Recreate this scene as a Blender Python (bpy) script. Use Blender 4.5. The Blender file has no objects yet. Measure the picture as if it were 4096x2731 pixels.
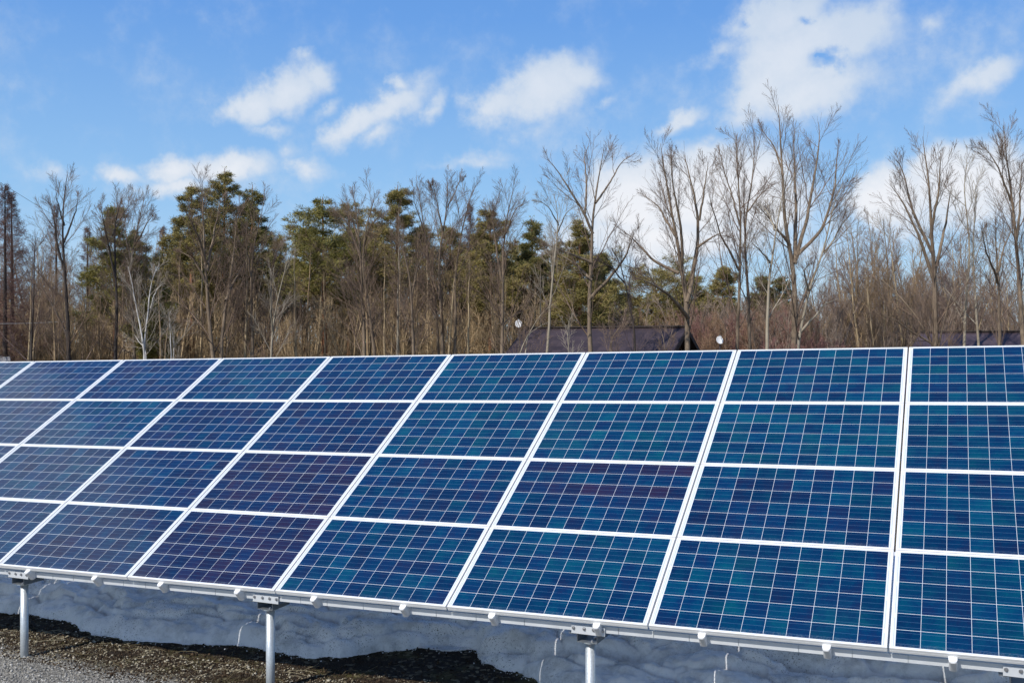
import bpy, math, random
import numpy as np
from mathutils import Matrix, Vector

C = bpy.context.scene
COL = C.collection
PI = math.pi

# ---------------------------------------------------------------- camera, sky, sun, exposure
CAM_Z = 3.15
YAW = math.radians(23.66)
cam_d = bpy.data.cameras.new('camera')
cam_d.sensor_width = 36.0
cam_d.lens = 36.5
cam_d.clip_start = 0.1
cam_d.clip_end = 2000
cam = bpy.data.objects.new('camera', cam_d)
COL.objects.link(cam)
cam.location = (0, 0, CAM_Z)
cam.rotation_euler = (PI / 2, 0, YAW)
C.camera = cam
FPX = 4152.8                                   # focal length in pixels of the 4096 px wide photograph
XW = (math.cos(YAW), math.sin(YAW))            # camera right in the world
FW = (-math.sin(YAW), math.cos(YAW))           # camera forward in the world


def at(px, py, d):
    """point seen at a pixel of the photograph, d metres in front of the camera plane"""
    cx = (px - 2048) / FPX * d
    return np.array([XW[0] * cx + FW[0] * d, XW[1] * cx + FW[1] * d, CAM_Z - (py - 1365.5) / FPX * d])


def heading(px, py):
    p = at(px, py, 1.0)
    x, y, z = p[0], p[1], p[2] - CAM_Z
    return math.atan2(x, y), math.atan2(z, math.hypot(x, y))


SUN_EL = math.radians(44.5)
SUN_AZ = math.radians(199.3)                   # clockwise from +Y, where the sun stands
sun_d = bpy.data.lights.new('sun', 'SUN')
sun_d.energy = 4.3
sun_d.angle = math.radians(0.53)
sun_d.color = (1.0, 0.955, 0.88)
sun = bpy.data.objects.new('sun', sun_d)
COL.objects.link(sun)
sv = Vector((math.sin(SUN_AZ) * math.cos(SUN_EL), math.cos(SUN_AZ) * math.cos(SUN_EL), math.sin(SUN_EL)))
sun.rotation_euler = sv.to_track_quat('Z', 'Y').to_euler()
sun.location = (-10, -20, 30)

C.view_settings.view_transform = 'Standard'
C.view_settings.look = 'None'
C.view_settings.exposure = 0.0
C.view_settings.gamma = 1.0
C.cycles.max_bounces = 6
C.cycles.diffuse_bounces = 4
C.cycles.glossy_bounces = 3
C.cycles.use_denoising = True
C.cycles.denoiser = 'OPENIMAGEDENOISE'
C.cycles.denoising_input_passes = 'RGB_ALBEDO_NORMAL'


# ---------------------------------------------------------------- node helpers
class NT:
    def __init__(s, tree):
        s.t = tree
        s.n = tree.nodes
        s.l = tree.links

    def add(s, typ, **kw):
        n = s.n.new(typ)
        ins = kw.pop('ins', {})
        for k, v in kw.items():
            setattr(n, k, v)
        for k, v in ins.items():
            s.put(n.inputs[k], v)
        return n

    def put(s, sock, v):
        if isinstance(v, bpy.types.NodeSocket):
            s.l.new(v, sock)
        else:
            sock.default_value = v

    def m(s, op, a, b=None, c=None, clamp=False):
        n = s.n.new('ShaderNodeMath')
        n.operation = op
        n.use_clamp = clamp
        s.put(n.inputs[0], a)
        if b is not None:
            s.put(n.inputs[1], b)
        if c is not None:
            s.put(n.inputs[2], c)
        return n.outputs[0]

    def vm(s, op, a, b=None, out=0):
        n = s.n.new('ShaderNodeVectorMath')
        n.operation = op
        s.put(n.inputs[0], a)
        if b is not None:
            s.put(n.inputs[1], b)
        return n.outputs[out]

    def rng(s, v, a, b, c, d, smooth=False):
        n = s.n.new('ShaderNodeMapRange')
        n.interpolation_type = 'SMOOTHSTEP' if smooth else 'LINEAR'
        n.clamp = True
        for i, q in enumerate((v, a, b, c, d)):
            s.put(n.inputs[i], q)
        return n.outputs[0]

    def mix(s, f, a, b, blend='MIX'):
        n = s.n.new('ShaderNodeMix')
        n.data_type = 'RGBA'
        n.blend_type = blend
        s.put(n.inputs[0], f)
        for k, v in ((6, a), (7, b)):
            if isinstance(v, tuple) and len(v) == 3:
                v = v + (1,)
            s.put(n.inputs[k], v)
        return n.outputs[2]

    def noise(s, vec, scale, detail=4, rough=0.55, out=0, **kw):
        n = s.n.new('ShaderNodeTexNoise')
        n.inputs['Scale'].default_value = scale
        n.inputs['Detail'].default_value = detail
        n.inputs['Roughness'].default_value = rough
        for k, v in kw.items():
            n.inputs[k].default_value = v
        if vec is not None:
            s.put(n.inputs['Vector'], vec)
        return n.outputs[out]

    def ramp(s, fac, stops):
        n = s.n.new('ShaderNodeValToRGB')
        e = n.color_ramp.elements
        while len(e) < len(stops):
            e.new(0.5)
        for q, (p, c) in zip(e, stops):
            q.position = p
            q.color = tuple(c) + (1,)
        s.put(n.inputs[0], fac)
        return n.outputs[0]


# ---------------------------------------------------------------- sky with clouds
W = bpy.data.worlds.new('World')
C.world = W
W.use_nodes = True
W.cycles.sampling_method = 'MANUAL'
W.cycles.sample_map_resolution = 512
g = NT(W.node_tree)
g.n.clear()
sky = g.add('ShaderNodeTexSky', sky_type='NISHITA', sun_disc=False, sun_elevation=SUN_EL, sun_rotation=SUN_AZ,
            altitude=900, air_density=1.0, dust_density=0.6, ozone_density=2.2)
skyc = g.add('ShaderNodeHueSaturation', ins={'Hue': 0.505, 'Saturation': 1.12, 'Value': 1.0, 'Color': sky.outputs[0]}).outputs[0]
SKY_STRENGTH = 0.125
tc = g.add('ShaderNodeTexCoord').outputs['Generated']
sep = g.add('ShaderNodeSeparateXYZ', ins={0: tc})
az = g.m('ARCTAN2', sep.outputs[0], sep.outputs[1])
hyp = g.m('SQRT', g.m('ADD', g.m('MULTIPLY', sep.outputs[0], sep.outputs[0]), g.m('MULTIPLY', sep.outputs[1], sep.outputs[1])))
el = g.m('ARCTAN2', sep.outputs[2], hyp)
ae = g.add('ShaderNodeCombineXYZ', ins={0: az, 1: el}).outputs[0]
w1 = g.vm('SUBTRACT', g.noise(tc, 9.0, 5, 0.6, out=1), (0.5, 0.5, 0.5))
w2 = g.vm('SUBTRACT', g.noise(tc, 34.0, 5, 0.62, out=1), (0.5, 0.5, 0.5))
wv = g.vm('ADD', g.vm('MULTIPLY', w1, (0.075, 0.05, 0)), g.vm('MULTIPLY', w2, (0.028, 0.022, 0)))
aew = g.vm('ADD', ae, wv)
PXR = 2352.0 / 4096.0
# x, y, half width, half height (in a 2352 px wide view), tilt in degrees, weight
BLOBS = [(655, 198, 140, 68, 25, 1), (560, 245, 92, 50, 20, .9), (735, 162, 66, 54, 0, .9), (600, 300, 85, 30, 0, .55),
         (830, 272, 140, 40, 33, .78), (925, 225, 115, 50, 25, .85), (1000, 235, 58, 36, 30, .7), (920, 188, 42, 32, 0, .7),
         (880, 300, 60, 30, 40, .5), (760, 250, 60, 26, 30, .45),
         (1250, 210, 150, 85, 22, 1), (1150, 240, 95, 55, 10, .85), (1335, 178, 75, 45, 0, .85), (1100, 358, 130, 28, 0, .5),
         (1220, 305, 150, 45, 20, .4), (1390, 235, 40, 22, 20, .5),
         (400, 385, 85, 52, 0, 1), (520, 385, 120, 45, 0, 1), (285, 402, 90, 30, 0, .7), (705, 385, 75, 38, 0, .6),
         (650, 350, 60, 40, 30, .4), (110, 400, 75, 35, 0, .45), (420, 430, 120, 35, 0, .8),
         (1780, 50, 130, 80, 25, 1), (1830, 130, 200, 105, 15, 1), (1960, 90, 140, 90, 0, .95), (1740, 205, 130, 95, 30, .85),
         (1890, 215, 170, 65, 15, .9), (1640, 130, 90, 35, 10, .5), (1545, 288, 80, 30, 35, .7), (1700, 270, 110, 40, 0, .5),
         (2280, 160, 130, 50, 25, .75), (2140, 65, 60, 45, 0, .5), (2230, 60, 260, 120, 0, .28), (2200, 220, 140, 60, 15, .35),
         (1450, 475, 140, 95, 0, 1.4), (1600, 440, 210, 105, 0, 1.5), (1730, 440, 150, 110, 0, 1.4), (1500, 550, 230, 75, 0, 1.0),
         (1650, 540, 200, 70, 0, .8), (2060, 455, 120, 80, 0, 1.3), (2210, 430, 180, 95, 0, 1.3), (2310, 430, 130, 105, 0, 1.3),
         (2150, 510, 200, 50, 0, .6), (1310, 570, 120, 70, 0, .6), (1560, 620, 280, 50, 0, .4), (1860, 560, 160, 60, 0, .4),
         (600, 240, 190, 110, 15, .27), (900, 250, 190, 90, 20, .26), (1240, 250, 240, 130, 10, .30), (1850, 160, 330, 200, 10, .36), (2230, 130, 260, 160, 0, .30), (420, 410, 380, 70, 0, .30), (1620, 500, 420, 190, 0, .36), (2180, 470, 300, 140, 0, .36), (340, 110, 150, 70, 0, .10), (60, 240, 150, 70, 0, .20)]
HOLES = [(1905, 148, 52, 26, 0, .6), (1715, 60, 20, 20, 0, .3), (1845, 60, 30, 14, -40, .4)]


def blob(b):
    x, y, rx, ry, rot, wt = b
    a0, e0 = heading(x / PXR, y / PXR)
    dx = abs(heading((x + 30) / PXR, y / PXR)[0] - a0) / 30
    dy = abs(heading(x / PXR, (y + 30) / PXR)[1] - e0) / 30
    n = g.add('ShaderNodeMapping', vector_type='TEXTURE',
              ins={'Vector': aew, 'Location': (a0, e0, 0), 'Rotation': (0, 0, math.radians(rot)), 'Scale': (rx * dx, ry * dy, 1)})
    return g.rng(g.vm('LENGTH', n.outputs[0], out=1), 0.1, 1.25, wt, 0.0)


acc = None
for b in BLOBS:
    v = blob(b)
    acc = v if acc is None else g.m('SMOOTH_MAX', acc, v, 0.12)
for b in HOLES:
    acc = g.m('SUBTRACT', acc, blob(b))
# unseen clouds elsewhere, mirrored in the panels; cover raised to brighten the shade
other = g.rng(g.noise(g.vm('MULTIPLY', tc, (1, 1, 2.2)), 2.1, 5, 0.6), 0.50, 0.72, 0, .75)
behind = g.rng(g.vm('DOT_PRODUCT', tc, (FW[0], FW[1], 0.0), out=1), -0.1, 0.35, 1.0, 0.0)
acc = g.m('MAXIMUM', acc, g.m('MULTIPLY', g.m('MULTIPLY', other, behind), g.rng(el, .75, 1.0, 1, 0)))
# a bright cloud bank high in the west, left of the picture: it shows only in the glass of the left panels
west = g.rng(g.vm('DOT_PRODUCT', tc, (-.82, .10, .563), out=1), .968, .995, 0, 1.5)
acc = g.m('MAXIMUM', acc, west)
fb = g.noise(tc, 17.0, 7, 0.62)
fb2 = g.noise(tc, 5.0, 3, 0.5)
dens = g.m('ADD', acc, g.m('MULTIPLY', g.m('SUBTRACT', fb, 0.5), 0.95))
dens = g.m('ADD', dens, g.m('MULTIPLY', g.m('SUBTRACT', g.noise(tc, 46.0, 6, 0.6), 0.5), 0.45))
dens = g.m('ADD', dens, g.m('MULTIPLY', g.m('SUBTRACT', fb2, 0.5), 0.25))
dens = g.m('MULTIPLY', dens, g.rng(acc, 0.0, 0.12, 0, 1))
alpha = g.m('MULTIPLY', g.rng(dens, 0.02, 0.68, 0.0, 1.0, smooth=True), g.rng(el, .16, .26, .95, .87))
lowwhite = g.rng(el, 0.10, 0.34, 1.0, 0.0)
ccol = g.mix(g.m('MULTIPLY', lowwhite, g.rng(dens, .3, 1.1, 0.2, 1)), (0.60, 0.70, 0.825), (0.93, 0.93, 0.96))
ccol = g.mix(g.m('MULTIPLY', g.rng(fb, 0.42, 0.68, 0, .35), g.rng(dens, .4, .9, 0, 1)), ccol, (0.88, 0.90, 0.93))
skys = g.mix(1.0, skyc, (SKY_STRENGTH,) * 3, 'MULTIPLY')
# cold dry mountain air: clear blue down to the horizon
blue = g.ramp(g.m('DIVIDE', el, 1.2), [(0.0, (.50, .72, .90)), (.12, (.30, .56, .90)), (.25, (.15, .375, .84)), (.40, (.095, .28, .72)), (1.0, (.030, .13, .45))])
skys = g.mix(g.rng(g.vm('DOT_PRODUCT', tc, (FW[0], FW[1], 0.0), out=1), -.3, .3, .35, .82), skys, blue)
fin = g.mix(alpha, skys, ccol)
bg = g.add('ShaderNodeBackground', ins={'Color': fin, 'Strength': 1.0})
wo = g.add('ShaderNodeOutputWorld')
g.l.new(bg.outputs[0], wo.inputs[0])


# ---------------------------------------------------------------- object helpers
def arr_mesh(name, verts, faces, mat, parent=None, smooth=False, uniform=True, matidx=None):
    """one mesh object from numpy arrays; faces is (n, k)"""
    me = bpy.data.meshes.new(name)
    verts = np.asarray(verts, np.float32)
    faces = np.asarray(faces, np.int32)
    n, k = faces.shape
    me.vertices.add(len(verts))
    me.vertices.foreach_set('co', verts.ravel())
    me.loops.add(n * k)
    me.loops.foreach_set('vertex_index', faces.ravel())
    me.polygons.add(n)
    me.polygons.foreach_set('loop_start', np.arange(0, n * k, k, dtype=np.int32))
    me.polygons.foreach_set('loop_total', np.full(n, k, np.int32))
    if smooth:
        me.polygons.foreach_set('use_smooth', np.ones(n, bool))
    for mm in (mat if isinstance(mat, (list, tuple)) else [mat]):
        me.materials.append(mm)
    if matidx is not None:
        me.polygons.foreach_set('material_index', np.asarray(matidx, np.int32))
    me.update(calc_edges=True)
    o = bpy.data.objects.new(name, me)
    COL.objects.link(o)
    if parent is not None:
        o.parent = parent
    return o


def thing(name, label, cat, loc=(0, 0, 0), group=None, matrix=None):
    o = bpy.data.objects.new(name, None)
    o.empty_display_size = 0.1
    COL.objects.link(o)
    if matrix is not None:
        o.matrix_world = matrix
    else:
        o.location = loc
    o['label'] = label
    o['category'] = cat
    if group:
        o['group'] = group
    return o


def tag(o, label=None, cat=None, group=None, kind=None):
    if label:
        o['label'] = label
    if cat:
        o['category'] = cat
    if group:
        o['group'] = group
    if kind:
        o['kind'] = kind
    return o


class MB:
    """collects quads and triangles"""

    def __init__(s):
        s.v = []
        s.f = []

    def box(s, x0, x1, y0, y1, z0, z1):
        b = len(s.v)
        s.v += [(x0, y0, z0), (x1, y0, z0), (x1, y1, z0), (x0, y1, z0), (x0, y0, z1), (x1, y0, z1), (x1, y1, z1), (x0, y1, z1)]
        s.f += [tuple(b + i for i in q) for q in ((3, 2, 1, 0), (4, 5, 6, 7), (0, 1, 5, 4), (1, 2, 6, 5), (2, 3, 7, 6), (3, 0, 4, 7))]
        return s

    def cyl(s, c, r0, r1, h, axis='z', n=20, cap=True):
        b = len(s.v)
        for k, (r, t) in enumerate(((r0, 0), (r1, h))):
            for i in range(n):
                a = 2 * PI * i / n
                p, q = r * math.cos(a), r * math.sin(a)
                o = {'z': (p, q, t), 'y': (p, t, q), 'x': (t, p, q)}[axis]
                s.v.append((c[0] + o[0], c[1] + o[1], c[2] + o[2]))
        for i in range(n):
            j = (i + 1) % n
            s.f.append((b + i, b + j, b + n + j, b + n + i))
        if cap:
            s.f.append(tuple(b + i for i in range(n))[::-1])
            s.f.append(tuple(b + n + i for i in range(n)))
        return s

    def strip(s, prof, y0, y1, closed=False):
        """profile in x, z pushed from y0 to y1"""
        b = len(s.v)
        n = len(prof)
        for y in (y0, y1):
            s.v += [(x, y, z) for x, z in prof]
        for i in range(n if closed else n - 1):
            j = (i + 1) % n
            s.f.append((b + i, b + j, b + n + j, b + n + i))
        if closed:
            s.f.append(tuple(b + i for i in range(n))[::-1])
            s.f.append(tuple(b + n + i for i in range(n)))
        return s

    def build(s, name, mat, parent=None, bevel=0, smooth=False):
        me = bpy.data.meshes.new(name)
        me.from_pydata(s.v, [], s.f)
        me.materials.append(mat)
        me.update()
        import bmesh
        bm = bmesh.new()
        bm.from_mesh(me)
        bmesh.ops.recalc_face_normals(bm, faces=bm.faces)
        bm.to_mesh(me)
        bm.free()
        if smooth:
            for p in me.polygons:
                p.use_smooth = len(p.vertices) == 4
        o = bpy.data.objects.new(name, me)
        COL.objects.link(o)
        if parent is not None:
            o.parent = parent
        if bevel:
            md = o.modifiers.new('bevel', 'BEVEL')
            md.width = bevel
            md.segments = 2
            md.limit_method = 'ANGLE'
        return o


def hash2(ix, iy, seed):
    h = (ix.astype(np.int64) * 374761393 + iy.astype(np.int64) * 668265263 + seed * 974634777) & 0x7fffffff
    h = ((h ^ (h >> 13)) * 1274126177) & 0x7fffffff
    h = h ^ (h >> 16)
    return (h & 0xffff) / 65535.0


def vnoise(x, y, seed=0):
    ix, iy = np.floor(x), np.floor(y)
    fx, fy = x - ix, y - iy
    fx = fx * fx * (3 - 2 * fx)
    fy = fy * fy * (3 - 2 * fy)
    a, b = hash2(ix, iy, seed), hash2(ix + 1, iy, seed)
    c, d = hash2(ix, iy + 1, seed), hash2(ix + 1, iy + 1, seed)
    return (a * (1 - fx) + b * fx) * (1 - fy) + (c * (1 - fx) + d * fx) * fy


def fbm(x, y, octs=4, seed=0, gain=0.5):
    s, a, t = 0, 1.0, 0
    for i in range(octs):
        s = s + a * vnoise(x * 2 ** i, y * 2 ** i, seed + i * 17)
        t += a
        a *= gain
    return s / t - 0.5


# ---------------------------------------------------------------- materials
def mat(name):
    m = bpy.data.materials.new(name)
    m.use_nodes = True
    k = NT(m.node_tree)
    k.b = k.n['Principled BSDF']
    k.mat = m
    return k


def simple(name, col, rough=0.5, metal=0.0, var=0.12, scale=18, bump=0.0, spec=0.5):
    k = mat(name)
    o = k.add('ShaderNodeTexCoord').outputs['Object']
    n = k.noise(o, scale, 5, 0.6)
    lo = tuple(c * (1 - var) for c in col)
    hi = tuple(min(1, c * (1 + var)) for c in col)
    k.put(k.b.inputs['Base Color'], k.ramp(n, [(0.3, lo), (0.7, hi)]))
    k.put(k.b.inputs['Roughness'], k.rng(n, .3, .7, rough - .06, rough + .06))
    k.b.inputs['Metallic'].default_value = metal
    k.b.inputs['Specular IOR Level'].default_value = spec
    if bump:
        bp = k.add('ShaderNodeBump', ins={'Strength': bump, 'Distance': 0.01, 'Height': n})
        k.put(k.b.inputs['Normal'], bp.outputs[0])
    return k.mat


M_FRAME = simple('white_anodised_aluminium', (0.80, 0.80, 0.79), 0.38, 0.0, 0.03, 8)
M_BEAM = simple('silver_beam_metal', (0.62, 0.64, 0.66), 0.42, 0.25, 0.06, 6)
M_GALV = simple('galvanised_steel', (0.52, 0.56, 0.58), 0.42, 0.45, 0.12, 60)
M_GALV_SHADE = simple('shade_darkened_zinc', (.15, .165, .175), 0.5, 0.35, 0.15, 40)  # zinc of the hat brackets, the shade under the beam put into its colour
M_CLAMP = simple('bright_cast_aluminium', (0.80, 0.80, 0.80), 0.35, 0.1, 0.03, 30)
M_BOLT = simple('bolt_steel', (0.45, 0.45, 0.46), 0.3, 0.9, 0.1, 60)
M_RAIL = simple('grey_rail_metal', (0.35, 0.36, 0.38), 0.5, 0.4, 0.08, 10)  # one even grey for rails and seam strips
M_BACK = simple('white_backsheet', (0.75, 0.76, 0.78), 0.5)


def cell_material():
    k = mat('polycrystalline_cells')
    tex = k.add('ShaderNodeTexCoord').outputs['Object']
    info = k.add('ShaderNodeObjectInfo')
    tone = k.add('ShaderNodeSeparateColor', ins={0: info.outputs['Color']})
    sp = k.add('ShaderNodeSeparateXYZ', ins={0: tex})
    P = 0.1585
    gx = k.m('ADD', k.m('DIVIDE', sp.outputs[0], P), 5.0)
    gy = k.m('ADD', k.m('DIVIDE', sp.outputs[1], P), 3.0)
    fx, fy = k.m('FRACT', gx), k.m('FRACT', gy)
    ex = k.m('MINIMUM', fx, k.m('SUBTRACT', 1.0, fx))
    ey = k.m('MINIMUM', fy, k.m('SUBTRACT', 1.0, fy))
    lx = k.m('LESS_THAN', ex, 0.0080)
    ly = k.m('LESS_THAN', ey, 0.0110)
    inx = k.m('LESS_THAN', k.m('ABSOLUTE', k.m('SUBTRACT', gx, 5.0)), 5.0)
    iny = k.m('LESS_THAN', k.m('ABSOLUTE', k.m('SUBTRACT', gy, 3.0)), 3.0)
    inside = k.m('MULTIPLY', inx, iny)
    white = k.m('MAXIMUM', k.m('MAXIMUM', lx, ly), k.m('SUBTRACT', 1.0, inside))
    # three thin conductor lines in every cell, along the long side
    bus = None
    for q in (0.17, 0.5, 0.83):
        v = k.m('LESS_THAN', k.m('ABSOLUTE', k.m('SUBTRACT', fy, q)), 0.0062)
        bus = v if bus is None else k.m('MAXIMUM', bus, v)
    # string ribbons showing in the white side margins
    mg = k.m('LESS_THAN', k.m('ABSOLUTE', k.m('SUBTRACT', k.m('ABSOLUTE', k.m('SUBTRACT', gx, 5.0)), 5.075)), 0.010)
    mgd = k.m('MULTIPLY', mg, k.m('LESS_THAN', k.m('FRACT', k.m('ADD', k.m('MULTIPLY', gy, 0.5), k.m('MULTIPLY', k.m('GREATER_THAN', gx, 5.0), .5))), 0.86))
    mgd = k.m('MULTIPLY', mgd, iny)
    # one random value per cell and panel
    cid = k.add('ShaderNodeCombineXYZ', ins={0: k.m('FLOOR', gx), 1: k.m('FLOOR', gy), 2: k.m('MULTIPLY', tone.outputs[1], 91.7)}).outputs[0]
    wn = k.add('ShaderNodeTexWhiteNoise', noise_dimensions='3D', ins={0: cid})
    rnd = wn.outputs[0]
    rs = k.add('ShaderNodeSeparateColor', ins={0: wn.outputs[1]})
    off = k.add('ShaderNodeCombineXYZ', ins={0: k.m('MULTIPLY', tone.outputs[1], 57.0), 1: k.m('MULTIPLY', rnd, 3.0)}).outputs[0]
    pos = k.vm('ADD', tex, off)
    cloudy = k.noise(pos, 6.5, 4, 0.6)
    grain = k.add('ShaderNodeTexVoronoi', feature='F1', ins={'Vector': k.vm('MULTIPLY', pos, (1, 1.2, 1)), 'Scale': 130.0}).outputs['Color']
    grs = k.add('ShaderNodeSeparateColor', ins={0: grain})
    # shift toward teal or violet
    t = k.m('ADD', k.m('MULTIPLY', k.m('SUBTRACT', rnd, 0.5), 0.30), k.m('MULTIPLY', k.m('SUBTRACT', cloudy, 0.5), 0.70))
    t = k.m('ADD', t, k.m('MULTIPLY', k.m('SUBTRACT', grs.outputs[0], 0.5), 0.14))
    t = k.m('ADD', t, k.m('ADD', tone.outputs[0], k.m('MULTIPLY', k.m('GREATER_THAN', tone.outputs[0], .4), .012)))
    strp = k.m('MULTIPLY', k.m('LESS_THAN', tone.outputs[2], .05), k.m('MAXIMUM', k.m('COMPARE', k.m('FLOOR', gy), 5.0, .1), k.m('COMPARE', k.m('FLOOR', gy), 3.0, .1)))
    t = k.m('SUBTRACT', t, k.m('MULTIPLY', strp, .30))
    base = k.ramp(t, [(0.0, (.020, .014, .042)), (.22, (.008, .016, .060)), (.42, (.0004, .021, .078)),
                      (.58, (.0001, .036, .093)), (.78, (.0002, .058, .104)), (1.0, (.002, .088, .102))])
    bright = k.m('ADD', 0.80, k.m('MULTIPLY', rs.outputs[1], 0.36))
    base = k.mix(1.0, base, k.add('ShaderNodeCombineColor', ins={0: bright, 1: bright, 2: bright}).outputs[0], 'MULTIPLY')
    # dust gathered at the lower edge of the glass
    dn = k.noise(k.vm('MULTIPLY', tex, (1, 1, 1)), 90, 3, .7)
    low = k.rng(sp.outputs[1], -0.475, -0.435, 1.0, 0.0)
    dust = k.m('MULTIPLY', k.m('MULTIPLY', low, k.rng(dn, .45, .7, 0, 1)), tone.outputs[2])
    colr = k.mix(k.m('MULTIPLY', bus, 0.36), base, (0.17, 0.32, 0.52))
    colr = k.mix(k.m('MULTIPLY', dust, 0.45), colr, (0.30, 0.32, 0.36))
    colr = k.mix(white, colr, (0.68, 0.72, 0.76))
    colr = k.mix(k.m('MULTIPLY', mgd, 0.75), colr, (0.22, 0.25, 0.32))
    k.put(k.b.inputs['Base Color'], colr)
    k.b.inputs['Roughness'].default_value = 0.45
    k.b.inputs['Specular IOR Level'].default_value = 0.03
    k.b.inputs['Coat Weight'].default_value = 1.0
    k.b.inputs['Coat Roughness'].default_value = 0.07
    k.b.inputs['Coat IOR'].default_value = 1.38
    k.b.inputs['Sheen Weight'].default_value = 0.0
    k.b.inputs['Sheen Roughness'].default_value = 0.35
    return k.mat


M_CELL = cell_material()

# ---------------------------------------------------------------- ground
POST_X = (-11.62, -8.63, -5.64, -2.65, 0.34)
POST_Y, REAR_Y = 7.55, 9.57


def ground_z(x, y):
    x = np.asarray(x, float)
    y = np.asarray(y, float)
    s = 0.0194 * (np.clip(x, -16, 8) + 8.63)
    return s * np.clip(1.4 - np.abs(y - 8) / 60, 0.0, 1.0)


def ground_material():
    k = mat('gravel_soil_and_leaf_litter')
    p = k.add('ShaderNodeNewGeometry').outputs['Position']
    sp = k.add('ShaderNodeSeparateXYZ', ins={0: p})
    n1 = k.noise(p, 1.1, 5, .6)
    n2 = k.noise(p, 7.0, 6, .65)
    n3 = k.noise(p, 60.0, 4, .7)
    vor = k.add('ShaderNodeTexVoronoi', ins={'Vector': p, 'Scale': 55.0})
    vs = k.add('ShaderNodeSeparateColor', ins={0: vor.outputs['Color']})
    vor2 = k.add('ShaderNodeTexVoronoi', ins={'Vector': p, 'Scale': 26.0})
    v2 = k.add('ShaderNodeSeparateColor', ins={0: vor2.outputs['Color']})
    gravel = k.ramp(vs.outputs[0], [(0, (0.104, 0.100, 0.090)), (.3, (0.198, 0.190, 0.167)), (.7, (0.302, 0.285, 0.248)), (1, (0.437, 0.410, 0.351))])
    gravel = k.mix(k.rng(n2, .52, .68, 0, .35), gravel, (.24, .20, .16))
    soil = k.ramp(n3, [(.25, (.010, .007, .005)), (.5, (.030, .021, .014)), (.75, (.075, .054, .036))])
    peb = k.m('MULTIPLY', k.rng(v2.outputs[0], .72, .78, 0, 1), k.rng(n2, .44, .58, 0, 1))
    soil = k.mix(peb, soil, (.22, .19, .13))
    moss = k.rng(k.noise(p, 2.4, 5, .65), .50, .66, 0, .6)
    soil = k.mix(moss, soil, (.105, .095, .03))
    litter = k.ramp(n3, [(.2, (.05, .036, .022)), (.55, (.13, .098, .06)), (.85, (.22, .17, .11))])
    litter = k.mix(k.rng(n1, .45, .62, 0, .6), litter, (.12, .115, .05))
    litter = k.mix(k.rng(k.noise(p, .35, 6, .7), .44, .6, 0, .7), litter, (.055, .042, .03))
    litter = k.mix(k.rng(k.noise(p, 14, 5, .75), .56, .66, 0, .6), litter, (.30, .25, .16))
    line = k.m('ADD', sp.outputs[1], k.m('ADD', k.m('MULTIPLY', k.m('SUBTRACT', n1, .5), .55), k.m('MULTIPLY', k.m('SUBTRACT', n2, .5), .28)))
    line = k.m('ADD', line, k.m('MULTIPLY', sp.outputs[0], 0.10))
    f1 = k.rng(line, 6.68, 6.92, 0, 1)
    f2 = k.rng(sp.outputs[1], 14, 18, 0, 1)
    col = k.mix(f1, gravel, soil)
    col = k.mix(f2, col, litter)
    k.put(k.b.inputs['Base Color'], col)
    k.b.inputs['Roughness'].default_value = 0.92
    k.b.inputs['Specular IOR Level'].default_value = 0.15
    hgt = k.m('ADD', k.m('MULTIPLY', vor.outputs['Distance'], .5), k.m('ADD', n3, n2))
    bp = k.add('ShaderNodeBump', ins={'Strength': 0.7, 'Distance': 0.03, 'Height': hgt})
    k.put(k.b.inputs['Normal'], bp.outputs[0])
    return k.mat


def grid_mesh(xs, ys, zf):
    X, Y = np.meshgrid(xs, ys)
    Z = zf(X, Y)
    v = np.stack([X.ravel(), Y.ravel(), Z.ravel()], 1)
    nx, ny = len(xs), len(ys)
    i = np.arange(ny - 1)[:, None] * nx + np.arange(nx - 1)[None, :]
    f = np.stack([i, i + 1, i + 1 + nx, i + nx], -1).reshape(-1, 4)
    return v, f


xs = np.concatenate([np.linspace(-900, -40, 14), np.linspace(-36, -14, 16), np.arange(-13.5, 4.01, 0.05), np.linspace(6, 40, 16), np.linspace(60, 900, 12)])
ys = np.concatenate([np.linspace(-300, -10, 10), np.linspace(-7, 5, 9), np.arange(5.5, 10.01, 0.05), np.linspace(10.6, 60, 36), np.linspace(80, 1500, 16)])


def gz_rough(X, Y):
    z = ground_z(X, Y)
    near = np.exp(-((np.clip(np.abs(Y - 8) - 2, 0, None)) / 1.5) ** 2)
    soilm = np.clip((Y + .10 * X - 6.65) / .2, 0, 1)
    return z + near * (0.020 * fbm(X * 3, Y * 3, 3, 5) + soilm * 0.035 * fbm(X * 7, Y * 7, 3, 9)) + 0.25 * fbm(X * .09, Y * .09, 2, 3) * np.clip((Y - 16) / 10, 0, 1)


gv, gf = grid_mesh(xs, ys, gz_rough)
tag(arr_mesh('ground', gv, gf, ground_material(), smooth=True), kind='structure')

# ---------------------------------------------------------------- old snow under the panels
EDGE = [(-16, 8.9), (-12, 8.82), (-10.44, 8.79), (-10.0, 8.83), (-9.23, 8.71), (-8.83, 8.46), (-8.56, 8.43), (-8.01, 8.39), (-7.66, 8.45), (-7.36, 8.51),
        (-6.98, 8.56), (-6.59, 8.61), (-6.19, 8.54), (-5.85, 8.50), (-5.60, 8.60), (-5.35, 8.95), (-5.09, 9.16), (-4.65, 9.18), (-4.5, 9.30), (-4.25, 9.0),
        (-4.0, 8.84), (-3.75, 8.78), (-3.48, 8.56), (-3.18, 8.34), (-2.6, 8.15), (-1, 8.0), (3, 8.0), (9, 8.2)]
EX, EY = np.array(EDGE).T


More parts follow.
